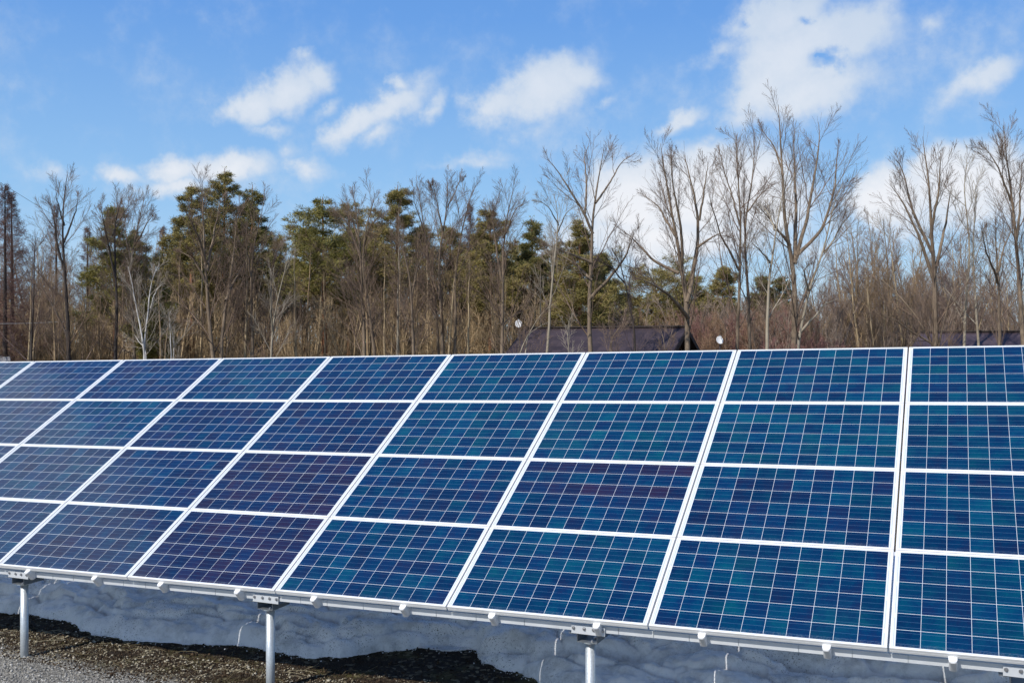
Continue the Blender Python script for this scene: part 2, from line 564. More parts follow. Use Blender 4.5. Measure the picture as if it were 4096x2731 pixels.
def snow_height(X, Y):
    e = np.interp(X, EX, EY)
    e = e + np.clip(X - 3.5, 0, 9) ** 2 * .45
    d = Y - e + 0.14 * fbm(X * 4.2, Y * 4.2, 3, 21) + 0.03 * fbm(X * 16, Y * 16, 2, 22)
    h = 0.105 * (1 - np.exp(-np.clip(d, 0, 9) / 0.035)) + 0.07 * np.clip(d, 0, 1.05)
    lump = 0.28 * fbm(X * 1.5, Y * 2.6, 4, 31, .55) + 0.045 * (1 - np.abs(2 * fbm(X * 3.4, Y * 4.6, 3, 41))) + 0.042 * fbm(X * 10, Y * 13, 4, 51, .62)
    h = h + lump * np.clip(d / 0.15, 0, 1)
    # crusts that broke off in steps facing the open side
    for i, (dd, st_) in enumerate(((.28, .055), (.60, .05), (.95, .05))):
        q = d - dd + .62 * fbm(X * 1.9 + 7 * i, Y * 1.5, 3, 81 + i) + .10 * fbm(X * 6, Y * 6, 2, 91 + i)
        h = h + st_ / (1 + np.exp(-np.clip(q / .012, -40, 40))) - .030 * np.exp(-((q + .03) / .03) ** 2)
    # a sunken seam winding through the right half, where the snow has slumped
    seam = Y - (8.98 + 0.10 * np.sin(X * 2.6) + 0.16 * fbm(X * 1.7, X * 0 + 3.3, 3, 61))
    cut = np.exp(-(seam / 0.055) ** 2) * np.clip((fbm(X * 2.0, Y * 0.6, 3, 71) + 0.10) * 6, 0, 1) * np.clip((X + 4.9) / .5, 0, 1)
    h = h - 0.15 * cut
    for cx, cy, rx, ry, dp in ((-4.72, 9.25, .30, .12, .16), (-3.45, 8.86, .28, .10, .16), (-2.85, 8.88, .34, .09, .15), (-6.2, 8.85, .3, .08, .05), (.2, 9.56, .38, .26, .45)):
        q = ((X - cx) / rx) ** 2 + ((Y - cy) / ry) ** 2
        h = h - dp * np.exp(-q ** 1.5)
    for pxx in POST_X:
        q = np.hypot(X - pxx, Y - REAR_Y) / 0.13
        h = h - 0.14 * np.exp(-q ** 2)
    h = np.where(d <= 0.0, -0.06, np.maximum(h, .02))
    return gz0(X, Y) + h


def gz0(X, Y):
    return ground_z(X, Y)


sx = np.concatenate([np.arange(-12.5, 1.0, 0.018), np.arange(1.0, 7.5, .05)])
sy = np.concatenate([np.arange(7.7, 10.4, 0.016), np.arange(10.7, 14.0, 0.16)])
svx, sf = grid_mesh(sx, sy, snow_height)
keep = (svx[sf][:, :, 2] - gz_rough(svx[sf][:, :, 0], svx[sf][:, :, 1])).max(1) > -0.03
k = mat('old_granular_snow')
p = k.add('ShaderNodeNewGeometry').outputs['Position']
a = k.noise(p, 2.6, 5, .6)
b = k.noise(p, 30, 4, .7)
c_ = k.noise(k.vm('MULTIPLY', p, (1, 1.6, 1)), 58, 3, .75)
base = k.mix(k.rng(a, .35, .7, 0, .6), (.90, .90, .90), (.78, .79, .80))
spk = k.m('MULTIPLY', k.rng(c_, .57, .64, 0, 1), k.rng(k.noise(p, 1.6, 4, .65), .47, .60, .05, 1))
base = k.mix(k.m('MULTIPLY', spk, .9), base, (.05, .045, .04))
base = k.mix(k.rng(k.noise(p, 2.6, 8, .78), .48, .66, 0, .65), base, (.38, .385, .38))
k.put(k.b.inputs['Base Color'], base)
k.b.inputs['Roughness'].default_value = .75
k.b.inputs['Specular IOR Level'].default_value = .25
bp = k.add('ShaderNodeBump', ins={'Strength': .35, 'Distance': .015, 'Height': k.m('ADD', b, k.m('MULTIPLY', a, .6))})
k.put(k.b.inputs['Normal'], bp.outputs[0])
M_SNOW = k.mat
tag(arr_mesh('snow', svx, sf[keep], M_SNOW, smooth=True), 'bank of old grey snow lying in the shade under the panels', 'snow', kind='stuff')

# ---------------------------------------------------------------- loose stones, clods, straw, crumbs of snow
ICO_V = []
_t = (1 + 5 ** .5) / 2
ICO_V = np.array([(-1, _t, 0), (1, _t, 0), (-1, -_t, 0), (1, -_t, 0), (0, -1, _t), (0, 1, _t), (0, -1, -_t), (0, 1, -_t), (_t, 0, -1), (_t, 0, 1), (-_t, 0, -1), (-_t, 0, 1)], float)
ICO_V /= np.linalg.norm(ICO_V[0])
ICO_F = np.array([(0, 11, 5), (0, 5, 1), (0, 1, 7), (0, 7, 10), (0, 10, 11), (1, 5, 9), (5, 11, 4), (11, 10, 2), (10, 7, 6), (7, 1, 8), (3, 9, 4), (3, 4, 2), (3, 2, 6), (3, 6, 8), (3, 8, 9), (4, 9, 5), (2, 4, 11), (6, 2, 10), (8, 6, 7), (9, 8, 1)])


def pebbles(name, xy, size, material, rng, label, cat, sink=.3):
    n = len(xy)
    sc = size[:, None] * rng.uniform(.6, 1.25, (n, 3)) * np.array([1, 1, .75])
    v = ICO_V[None] * rng.uniform(.75, 1.2, (n, 12, 1)) * sc[:, None]
    a = rng.uniform(0, 2 * PI, n)
    ca, sa = np.cos(a)[:, None], np.sin(a)[:, None]
    x = v[:, :, 0] * ca - v[:, :, 1] * sa
    y = v[:, :, 0] * sa + v[:, :, 1] * ca
    z = v[:, :, 2] + (gz_rough(xy[:, 0], xy[:, 1]) + size * (.75 - sink))[:, None]
    vv = np.stack([x + xy[:, :1], y + xy[:, 1:], z], -1).reshape(-1, 3)
    ff = (ICO_F[None] + 12 * np.arange(n)[:, None, None]).reshape(-1, 3)
    return tag(arr_mesh(name, vv, ff, material), label, cat, kind='stuff')


def island_mat(name, stops, rough=.9):
    k = mat(name)
    r = k.add('ShaderNodeNewGeometry').outputs['Random Per Island']
    k.put(k.b.inputs['Base Color'], k.ramp(r, stops))
    k.b.inputs['Roughness'].default_value = rough
    k.b.inputs['Specular IOR Level'].default_value = .2
    return k.mat


R0 = np.random.default_rng(11)
xy = np.stack([R0.uniform(-11.5, -3.0, 26000), R0.uniform(6.2, 8.1, 26000)], 1)
ln = xy[:, 1] + .10 * xy[:, 0] + .35 * fbm(xy[:, 0] * 2, xy[:, 1] * 2, 3, 77)
gr = xy[ln < 6.80 + R0.normal(0, .05, len(xy))]
pebbles('gravel', gr, R0.uniform(.004, .010, len(gr)) * R0.choice([1, 1, 1.5], len(gr)), island_mat('gravel_stone', [(0, (.12, .115, .105)), (.4, (.24, .23, .21)), (.8, (.36, .345, .315)), (1, (.52, .50, .455))]), R0,
        'grey gravel strewn in front of the steel posts', 'gravel')
xy = np.stack([R0.uniform(-11.5, -3.0, 52000), R0.uniform(7.2, 9.3, 52000)], 1)
ln = xy[:, 1] + .10 * xy[:, 0] + .35 * fbm(xy[:, 0] * 2, xy[:, 1] * 2, 3, 77)
so = xy[(ln > 6.62) & (xy[:, 1] < np.interp(xy[:, 0], EX, EY) + .1)]
dirt = so[: int(len(so) * .62)]
dirt = dirt[(dirt[:, 1] < 8.3) | (R0.random(len(dirt)) < .25)]
pebbles('soil_clods', dirt, R0.uniform(.0035, .0085, len(dirt)) * R0.choice([1, 1, 1, 1.8], len(dirt)), island_mat('soil_clod', [(0, (.013, .008, .0045)), (.5, (.040, .026, .015)), (1, (.095, .064, .038))]), R0,
        'dark crumbly soil clods in front of the snow', 'soil')
ye = so[int(len(so) * .62):]
ye = ye[fbm(ye[:, 0] * 1.2 + ye[:, 1] * .3, ye[:, 1] * 6.5, 3, 88) > .0]
ye = ye[ye[:, 1] < 8.30 + R0.normal(0, .05, len(ye))]
pebbles('small_stones', ye, R0.uniform(.003, .0078, len(ye)) * R0.choice([1, 1, 1, 1, 2.2], len(ye)), island_mat('pale_stone', [(0, (.15, .125, .08)), (.5, (.28, .24, .165)), (1, (.46, .42, .34))]), R0,
        'pale yellowish stones scattered over the dark soil', 'stones')

ns_ = 260
cx_ = R0.uniform(-11, -3, ns_)
cxy = np.stack([cx_, np.interp(cx_, EX, EY) - np.abs(R0.normal(0, .09, ns_)) + .06], 1)
pebbles('snow_crumbs', cxy, R0.uniform(.004, .011, ns_), M_SNOW, R0, 'crumbs of melting snow along the ragged snow edge', 'snow')

# ---------------------------------------------------------------- tubes
def norm(v):
    return v / np.maximum(np.linalg.norm(v, axis=-1, keepdims=True), 1e-9)


def tubes(P, Rd, sides):
    """P (N, K, 3) polylines with radii Rd (N, K) -> verts, quads"""
    N, K, _ = P.shape
    T = np.empty_like(P)
    T[:, 1:-1] = P[:, 2:] - P[:, :-2]
    T[:, 0] = P[:, 1] - P[:, 0]
    T[:, -1] = P[:, -1] - P[:, -2]
    T = norm(T)
    ref = np.where(np.abs(T[:, :1, 2:3]) > .9, np.array([1.0, 0, 0]), np.array([0, 0, 1.0]))
    e1 = norm(np.cross(T, np.broadcast_to(ref, T.shape)))
    e2 = np.cross(T, e1)
    a = np.arange(sides) * 2 * PI / sides
    V = P[:, :, None] + Rd[:, :, None, None] * (np.cos(a)[:, None] * e1[:, :, None] + np.sin(a)[:, None] * e2[:, :, None])
    i = np.arange(N)[:, None, None] * (K * sides) + np.arange(K - 1)[None, :, None] * sides
    j = np.arange(sides)
    jn = (j + 1) % sides
    F = np.stack([i + j, i + jn, i + jn + sides, i + j + sides], -1).reshape(-1, 4)
    return V.reshape(-1, 3), F


def join(parts):
    vs, fs, o = [], [], 0
    for v, f in parts:
        vs.append(v)
        fs.append(f + o)
        o += len(v)
    return np.concatenate(vs), np.concatenate(fs)


rngp = np.random.default_rng(5)
# dry straw on the soil
n = 80
sxy = np.stack([rngp.uniform(-10.5, -4.5, n), rngp.uniform(7.5, 8.35, n)], 1)
aa = rngp.uniform(0, 2 * PI, n)
ll = rngp.uniform(.04, .16, n)
tt = np.linspace(-1, 1, 5)
sp_ = np.zeros((n, 5, 3))
bend = rngp.normal(0, .25, n)
sp_[:, :, 0] = sxy[:, :1] + ll[:, None] * (np.cos(aa)[:, None] * tt - np.sin(aa)[:, None] * bend[:, None] * tt ** 2)
sp_[:, :, 1] = sxy[:, 1:] + ll[:, None] * (np.sin(aa)[:, None] * tt + np.cos(aa)[:, None] * bend[:, None] * tt ** 2)
sp_[:, :, 2] = gz_rough(sp_[:, :, 0], sp_[:, :, 1]) + .018 + rngp.uniform(0, .02, (n, 1)) * (1 - tt ** 2)
v, f = tubes(sp_, np.full((n, 5), .0016), 3)
tag(arr_mesh('dry_grass', v, f, island_mat('straw', [(0, (.22, .17, .08)), (1, (.52, .46, .32))])), 'thin dry grass stalks lying on the soil by the posts', 'dry grass', kind='stuff')

# ---------------------------------------------------------------- the solar array
ROW = Vector((0.99981137, 0, 0.01942253))
COLD = Vector((0.00975454, -0.86473527, -0.5021332))
UPS = -COLD                                     # up the slope
NRM = ROW.cross(UPS).normalized()
UPS = NRM.cross(ROW).normalized()
ORG = Vector((-0.52461438, 10.86514927, CAM_Z - 0.05315848))
PW, PH = 1.67, 0.99878
MW, MH = 1.6555, 0.9915
ROT = Matrix((ROW, UPS, NRM)).transposed().to_4x4()


def on_table(u, v, w=0.0):
    """u along the row from the wide seam, v down the slope from the top edge, w above the glass"""
    return ORG + ROW * u - UPS * v + NRM * w


def slope_matrix(u, v, w=0.0):
    return Matrix.Translation(on_table(u, v, w)) @ ROT


# frame: a profile run round the rectangle with mitred corners
prof = [(0, -.040), (0.0, -.022), (.0012, -.021), (.0012, -.019), (0, -.018), (0, -.0012), (.0012, 0), (.0110, 0), (.0115, -.0040), (.0115, -.030), (.028, -.036), (.028, -.040)]
fv, ff = [], []
for (sx_, sy_) in ((-1, -1), (1, -1), (1, 1), (-1, 1)):
    for d, z in prof:
        fv.append((sx_ * (MW / 2 - d), sy_ * (MH / 2 - d), z))
kp = len(prof)
for c in range(4):
    for i in range(kp):
        j = (i + 1) % kp
        ff.append((c * kp + i, ((c + 1) % 4) * kp + i, ((c + 1) % 4) * kp + j, c * kp + j))
mbF = MB()
mbF.v, mbF.f = fv, ff
hx, hy = MW / 2 - .0117, MH / 2 - .0117
mbG = MB()
mbG.v = [(-hx, -hy, -.0032), (hx, -hy, -.0032), (hx, hy, -.0032), (-hx, hy, -.0032), (-hx, -hy, -.009), (hx, -hy, -.009), (hx, hy, -.009), (-hx, hy, -.009)]
mbG.f = [(0, 1, 2, 3), (0, 4, 5, 1), (1, 5, 6, 2), (2, 6, 7, 3), (3, 7, 4, 0)]
mbH = MB()
mbH.box(-hx, hx, -hy, hy, -.013, -.0095)
mbH.box(-.055, .055, hy - .16, hy - .05, -.032, -.0132)
RN = ('top row', 'second row', 'third row', 'bottom row')
ORD = ('first', 'second', 'third', 'fourth', 'fifth', 'sixth', 'seventh', 'eighth', 'ninth', 'tenth', 'eleventh', 'twelfth', 'thirteenth', 'fourteenth', 'fifteenth', 'sixteenth', 'seventeenth', 'eighteenth', 'nineteenth', 'twentieth')
# panel tone by (column counted from the wide seam, row): low is violet, high is teal
TONE = {(-4, 2): .17, (-4, 3): .17, (-4, 1): .33, (-5, 1): .36, (-5, 2): .36, (-5, 3): .36, (-6, 0): .36, (-6, 1): .52, (-6, 2): .44, (-5, 0): .50, (-7, 1): .38,
        (-4, 0): .44, (-3, 0): .54, (-3, 1): .56, (-3, 2): .42, (-3, 3): .46, (-2, 0): .52, (-2, 1): .60, (-2, 2): .44, (-2, 3): .54, (-1, 0): .54, (-1, 1): .60,
        (-1, 2): .46, (-1, 3): .53, (0, 0): .54, (0, 1): .55, (0, 2): .50, (0, 3): .54, (-7, 0): .40, (-7, 2): .36, (-6, 3): .40, (-7, 3): .42, (-8, 0): .5}
rt = random.Random(3)
proto = None
for ci in range(-8, 2):
    for ri in range(4):
        if (ci, ri) in ((-8, 2), (-8, 3)):
            continue
        t = TONE.get((ci, ri), .46)
        tone = 'deep violet-blue' if t < .2 else 'violet-tinged blue' if t < .4 else 'teal-tinged blue' if t > .55 else 'deep blue'
        lab = '%s solar panel in the %s, %s column from the right edge' % (tone, RN[ri], ORD[-ci]) if ci < 1 else 'solar panel in the %s just beyond the right edge of the photo' % RN[ri]
        root = thing('solar_panel', lab, 'solar panel',
                     group='framed solar panels of the array', matrix=slope_matrix((ci + .5) * PW, (ri + .5) * PH))
        if proto is None:
            fr = mbF.build('frame', M_FRAME, root)
            gl = mbG.build('glass_face', M_CELL, root)
            bs = mbH.build('backsheet', M_BACK, root)
            proto = (fr, gl, bs)
        else:
            fr, gl, bs = [q.copy() for q in proto]
            for q in (fr, gl, bs):
                COL.objects.link(q)
                q.parent = root
        gl.color = (t, rt.random(), 0.0 if (ci, ri) == (-2, 2) else rt.uniform(.3, 1.0), 1)

# mounting rails up the slope with their end clamps
rail = MB()
rail.box(-.022, .022, .012, 4 * PH - .03, -.078, -.0402)

mbC = MB()
NS = 11
prC = lambda b: [(.03, -.026), (-.010 - .020 * b, -.030), (-.010 - .024 * b, -.040), (-.004 - .022 * b, -.050), (.006 - .016 * b, -.136), (.020, -.139), (.115, -.080), (.115, -.043), (.012, -.043), (.012, -.0415)]
for i in range(NS):
    u = -1 + 2 * i / (NS - 1)
    b = max(0.0, 1 - abs(u) ** 3.0) ** .5
    mbC.v += [(u * .0275, y, z) for y, z in prC(b)]
kc = len(prC(0))
for i in range(NS - 1):
    for q in range(kc):
        r = (q + 1) % kc
        mbC.f.append((i * kc + q, i * kc + r, (i + 1) * kc + r, (i + 1) * kc + q))
mbC.f.append(tuple(range(kc)))
mbC.f.append(tuple((NS - 1) * kc + i for i in range(kc))[::-1])
# the clamp hooks in front of the frame: shift it ahead of the front face
mbC.v = [(x, y - .012 if y < .1 else y, z) for x, y, z in mbC.v]
rp = None
cnt = 0
for ci in range(-6, 2):
    for fr_ in (.24, .76):
        root = thing('mounting_rail', 'x', 'mounting rail', group='mounting rails under the panels', matrix=slope_matrix((ci + fr_) * PW, 4 * PH))
        if rp is None:
            rp = (rail.build('rail_body', M_RAIL, root, bevel=.002), mbC.build('end_clamp', M_CLAMP, root, bevel=.002, smooth=False))
        else:
            for q in rp:
                c2 = q.copy()
                COL.objects.link(c2)
                c2.parent = root
        root['label'] = 'white rail end under the %s half of the %s bottom panel from the right' % ('left' if fr_ < .5 else 'right', ORD[-ci] if ci < 1 else 'hidden')
        if ci == 1:
            root['label'] = 'white rail end under the %s half of the panel beyond the right edge' % ('left' if fr_ < .5 else 'right')

for ci in (-5, -3):  # unseen strips added to stop sun streaks through these two seams
    m = MB()
    m.box(-.03, .03, .02, 4 * PH - .02, -.0485, -.0405)
    root = thing('cover_strip', 'unseen strip added to block sunlight through the seam %s the violet-blue panel column' % ('left of' if ci == -5 else 'right of'), 'light blocking strip', matrix=slope_matrix(ci * PW if ci == -3 else ci * PW, 4 * PH))
    m.build('strip', M_RAIL, root)

# beams across the posts
E0 = on_table(0, 4 * PH)                         # bottom edge of the glass at the wide seam


def edge_at(x):
    return E0 + ROW * ((x - E0.x) / ROW.x)


TILT = Matrix((ROW, Vector((0, 1, 0)), ROW.cross(Vector((0, 1, 0))))).transposed().to_4x4()


def row_matrix(x, y, dz):
    p = edge_at(x)
    return Matrix.Translation((x, p.y + y, p.z + dz)) @ TILT


XL, XR = -12.6, 2.75
beam = thing('support_beam', 'long silver beam running under the front edge of the array', 'beam', matrix=row_matrix(XL, .072, -.057))
core = MB()
core.box(0, XR - XL, .006, .010, -.048, -.002)
core.box(0, XR - XL, .0105, .05, -.006, -.002)
core.box(0, XR - XL, .0105, .05, -.048, -.044)
core.build('channel', M_GALV, beam)
x = 0.0
rb = random.Random(8)
while x < XR - XL - .3:
    ln_ = rb.choice((.36, .42, .42, .27, .5))
    cv = MB()
    cv.box(x + .0025, min(x + ln_ - .0025, XR - XL), 0, .0055, -.050, 0)
    cv.build('cover_strip', M_BEAM, beam)
    x += ln_
rbeam = thing('support_beam', 'shaded rear beam carrying the rails behind the snow', 'beam', matrix=row_matrix(XL, REAR_Y - POST_Y + .08, 1.105))
core = MB()
core.box(0, XR - XL, 0, .005, -.07, 0)
core.box(0, XR - XL, .0055, .05, -.005, 0)
core.box(0, XR - XL, .0055, .05, -.07, -.065)
core.build('channel', M_GALV, rbeam)


def bolt_mb(mb, x, y, z, ax='y', r=.0085, h=.010):
    sgn = -1 if ax == 'y' else 1
    mb.cyl((x, y, z), r * 1.6, r * 1.6, sgn * .003, ax, 16)
    b = (x, y + (sgn * .0033 if ax == 'y' else 0), z + (.0033 if ax == 'z' else 0))
    mb.cyl(b, r, r * .9, sgn * h, ax, 6)


def post(name, label, x, y, z_top, zb, front):
    """z_top: underside of the beam; the origin lies on the ground"""
    root = thing(name, label, 'post', (x, y, zb), 'galvanised posts under the array')
    H = z_top - zb
    hb = .062
    if front:
        s = MB()
        s.box(-.125, .145, -.090, -.084, -.022, .044)
        o = s.build('splice_plate', M_BEAM, root, bevel=.0015)
        o.location = (0, .006, H)
        for bx in (-.106, -.02, .055, .128):
            b = MB()
            bolt_mb(b, 0, 0, 0)
            b.build('bolt', M_BOLT, o).location = (bx, -.0905, .020)
    # hat shaped channel, open toward the front
    t = .004
    w, f_ = .078, .072
    prof = [(-w - f_, 0), (-w - f_, -t), (-w - t, -t), (-w - t, -hb), (w + t, -hb), (w + t, -t), (w + f_, -t), (w + f_, 0), (w, 0), (w, -hb + t), (-w, -hb + t), (-w, 0)]
    hm = MB()
    hm.strip(prof, -.078, .17, closed=True)
    o = hm.build('hat_bracket', M_GALV_SHADE, root, bevel=.0015)
    o.location = (0, 0, H - .024 if front else H)
    for bx, by in ((.03, -.045), (.02, .06)):
        b = MB()
        bolt_mb(b, 0, 0, 0, 'z', .010)
        b.build('bolt', M_BOLT, o).location = (bx, by, -hb + t)
    top = H - hb - (.024 if front else 0)
    fl = MB()
    fl.cyl((0, 0, top - .010), .074, .074, .0095, 'z', 36)
    fl.build('flange_plate', M_GALV, root, bevel=.001)
    pp = MB()
    pp.cyl((0, 0, -.35), .0382, .0382, top - .0105 + .35, 'z', 36)
    pp.build('pipe', M_GALV, root, smooth=True)
    b = MB()
    bolt_mb(b, .012, -.0375, top - .03, 'y', .007, .008)
    b.build('set_screw', M_BOLT, root)
    return root


FL = {-8.63: 'galvanised steel post with its foot in the grey gravel, nearest the left edge',
      -5.64: 'galvanised steel post rising between the dark soil and the violet-blue panel',
      -2.65: 'galvanised steel post standing before the split slab of snow',
      0.34: 'post head bolted under the beam in the bottom right corner of the photo',
      -11.62: 'galvanised steel post just beyond the left edge of the photo'}
RL = {-8.63: 'shaded rear post stub in the snow, leftmost of those showing under the beam',
      -5.64: 'shaded rear post stub in the snow behind the violet-blue panel column',
      -2.65: 'shaded rear post in the snow behind the split slab',
      0.34: 'shaded rear post beside the melted bare hole in the snow'}
for xx in POST_X[1:]:
    post('support_post', FL[xx], xx, POST_Y, edge_at(xx).z - .106, float(ground_z(xx, POST_Y)), True)
    post('support_post', RL[xx], xx, REAR_Y, edge_at(xx).z + 1.105 - .07, float(ground_z(xx, REAR_Y)), False)

# ---------------------------------------------------------------- trees
def bark(name, dark, light, scale=5.0, rough=.9):
    k = mat(name)
    o = k.add('ShaderNodeTexCoord').outputs['Object']
    n = k.noise(k.vm('MULTIPLY', o, (1, 1, .35)), scale, 5, .65)
    k.put(k.b.inputs['Base Color'], k.ramp(n, [(.32, dark), (.68, light)]))
    k.b.inputs['Roughness'].default_value = rough
    k.b.inputs['Specular IOR Level'].default_value = .2
    return k.mat


B_GREY = bark('grey_brown_bark', (0.120, 0.089, 0.063), (0.290, 0.221, 0.157))
B_BROWN = bark('brown_bark', (0.177, 0.124, 0.072), (0.374, 0.272, 0.164))
B_DARK = bark('dark_bark', (.035, .028, .025), (.095, .078, .068))
B_TAN = bark('sunlit_tan_bark', (0.270, 0.204, 0.120), (0.562, 0.436, 0.276))
T_TAN = bark('tan_twigs', (0.208, 0.145, 0.088), (0.447, 0.325, 0.204), 2.0)
B_PALE = bark('pale_tan_bark', (.24, .20, .145), (.44, .38, .29), 3.0)
B_BIRCH = bark('white_birch_bark', (.34, .31, .28), (.74, .71, .66), 4.0)
B_PINE = bark('orange_pine_bark', (.20, .085, .045), (.40, .19, .10), 6.0)
T_BROWN = bark('brown_twigs', (0.125, 0.086, 0.065), (0.275, 0.197, 0.145), 2.0)
T_RED = bark('reddish_twigs', (.20, .105, .09), (.38, .21, .18), 2.0)
T_PALE = bark('pale_twigs', (.25, .21, .165), (.45, .39, .31), 2.0)
T_MAUVE = bark('mauve_brown_twigs', (.16, .11, .095), (.34, .25, .21), 2.0)
T_DARK = bark('dark_twigs', (.08, .058, .054), (.18, .13, .12), 2.0)
T_RUST = bark('rusty_twigs', (.22, .135, .085), (.42, .275, .18), 2.0)


def needle_mat(name, stops):
    k = mat(name)
    r = k.add('ShaderNodeNewGeometry')
    o = k.add('ShaderNodeTexCoord').outputs['Object']
    n = k.noise(o, 1.1, 4, .6)
    t = k.m('ADD', k.m('MULTIPLY', r.outputs['Random Per Island'], .45), k.m('MULTIPLY', n, .6))
    k.put(k.b.inputs['Base Color'], k.ramp(t, stops))
    k.b.inputs['Roughness'].default_value = .6
    k.b.inputs['Specular IOR Level'].default_value = .25
    return k.mat


N_OLIVE = needle_mat('olive_pine_needles', [(.15, (.07, .070, .028)), (.40, (.195, .172, .052)), (.66, (.33, .265, .088)), (.92, (.42, .27, .12))])
N_DARK = needle_mat('dark_pine_needles', [(.15, (.055, .064, .028)), (.5, (.155, .145, .046)), (.85, (.30, .24, .08))])
N_YELL = needle_mat('yellow_green_needles', [(.15, (.07, .080, .024)), (.5, (.215, .195, .05)), (.85, (.37, .30, .09))])


def resample(pts, n):
    pts = np.asarray(pts, float)
    d = np.r_[0, np.cumsum(np.linalg.norm(np.diff(pts, axis=0), axis=1))]
    t = np.linspace(0, d[-1], n)
    lin = np.stack([np.interp(t, d, pts[:, i]) for i in range(3)], 1)
    if n > 6:
        sm = lin.copy()
        for _ in range(2):
            sm[1:-1] = .25 * sm[:-2] + .5 * sm[1:-1] + .25 * sm[2:]
        lin = sm
    return lin


def spawn(rng, P, Rd, k, t0, t1, ang, sd, L, up, n, rr, wig=.05, tip=.35, side=None):
    """k branches from each polyline of P; L (N, k) lengths. Returns polylines, radii, t"""
    N, K, _ = P.shape
    t = t0 + (t1 - t0) * ((np.arange(k)[None] + rng.random((N, k))) / k)
    x = t * (K - 1)
    i = np.minimum(x.astype(int), K - 2)
    fr = (x - i)[..., None]
    rows = np.arange(N)[:, None]
    A, B = P[rows, i], P[rows, i + 1]
    pos = A * (1 - fr) + B * fr
    T = norm(B - A)
    rad = Rd[rows, i] * (1 - fr[..., 0]) + Rd[rows, i + 1] * fr[..., 0]
    ref = np.where(np.abs(T[..., 2:3]) > .9, np.array([1.0, 0, 0]), np.array([0, 0, 1.0]))
    e1 = norm(np.cross(T, ref))
    e2 = np.cross(T, e1)
    azm = rng.uniform(0, 2 * PI, (N, 1)) + np.arange(k)[None] * 2.4 + rng.normal(0, .5, (N, k))
    a = np.radians(np.clip(rng.normal(ang, sd, (N, k)), 8, 110))[..., None]
    D = np.cos(a) * T + np.sin(a) * (np.cos(azm)[..., None] * e1 + np.sin(azm)[..., None] * e2)
    ln = (L(t, rng) if callable(L) else L * np.ones_like(t)) * rng.uniform(.65, 1.25, t.shape)
    s = np.linspace(0, 1, n)
    Q = pos[..., None, :] + ln[..., None, None] * (D[..., None, :] * s[:, None] + np.array([0, 0, up]) * (s ** 2)[:, None])
    wg = np.cumsum(rng.normal(0, wig, (N, k, n, 3)), axis=2) * ln[..., None, None]
    wg -= wg[:, :, :1]
    Q = Q + wg
    r0 = np.minimum(rad * .72, np.maximum(ln * rr, .003))
    R = r0[..., None] * (1 - (1 - tip) * s)
    return Q.reshape(-1, n, 3), R.reshape(-1, n), t.reshape(-1), ln.reshape(-1)


TW = .0048                                       # twig radius


def bare_crown(rng, stems, rads, limbs=13, subs=9, twigs=6, ang=30, reach=.29, start=.28, up=.10, low=0, tipreach=.085):
    """stems: list of (K, 3) arrays of equal K -> limbs and twigs as tubes"""
    P = np.stack(stems)
    Rd = np.stack(rads)
    SL = np.linalg.norm(np.diff(P, axis=1), axis=2).sum(1)
    LM = SL.max()
    rel = SL / LM
    parts = []
    L1 = lambda t, r: LM * (reach * (1 - t) ** .9 + tipreach) * rel[:, None] ** .55
    a, ar, at_, al = spawn(rng, P, Rd, limbs, start, .985, ang, 9, L1, up, 7, .0092, .012, .20)
    kp = rng.random(len(a)) < np.repeat(np.clip(rel * 1.15, .3, 1), limbs)
    a, ar, al = a[kp], ar[kp], al[kp]
    ar = np.maximum(ar, TW)
    parts.append(tubes(a, ar, 4))
    ta, tar, _, tal = spawn(rng, P, Rd, 6, .86, .995, 22, 7, lambda t, r: LM * .055 * rel[:, None] ** .4 * np.ones_like(t), .10, 7, .0075, .012, .25)
    tar = np.maximum(tar, TW * .8)
    parts.append(tubes(ta, tar, 3))
    if low:
        la, lar, _, lal = spawn(rng, P[:1], Rd[:1], low, start * .35, start * 1.3, 60, 14, lambda t, r: LM * .17 * np.ones_like(t), .15, 7, .010, .03, .3)
        parts.append(tubes(la, np.maximum(lar, TW), 4))
        a, ar, al = np.concatenate([a, la]), np.concatenate([ar, np.maximum(lar, TW)]), np.concatenate([al, lal])
    b, br, bt, bl = spawn(rng, a, ar, subs, .12, .98, 27, 8, lambda t, r: al[:, None] * (.48 * (1 - t) + .17), .08, 5, .0072, .012, .4)
    br = np.maximum(br, TW * .8)
    parts.append(tubes(b, br, 3))
    c, cr, ct, cl = spawn(rng, b, br, twigs, .12, .99, 28, 8, lambda t, r: np.maximum(bl[:, None] * (.48 * (1 - t) + .17), .10), .08, 3, .008, .018, .5)
    parts.append(tubes(c, np.maximum(cr, TW * .60), 3))
    return join(parts)


def stem_radii(K, r0, r1, flare=True):
    s = np.linspace(0, 1, K)
    r = r0 * (1 - s) ** .85 + r1
    if flare:
        r = r + r0 * .25 * np.exp(-s * K * .6)
    return r


GRP = 'trees standing behind the solar panels'
N_TREES = [0]


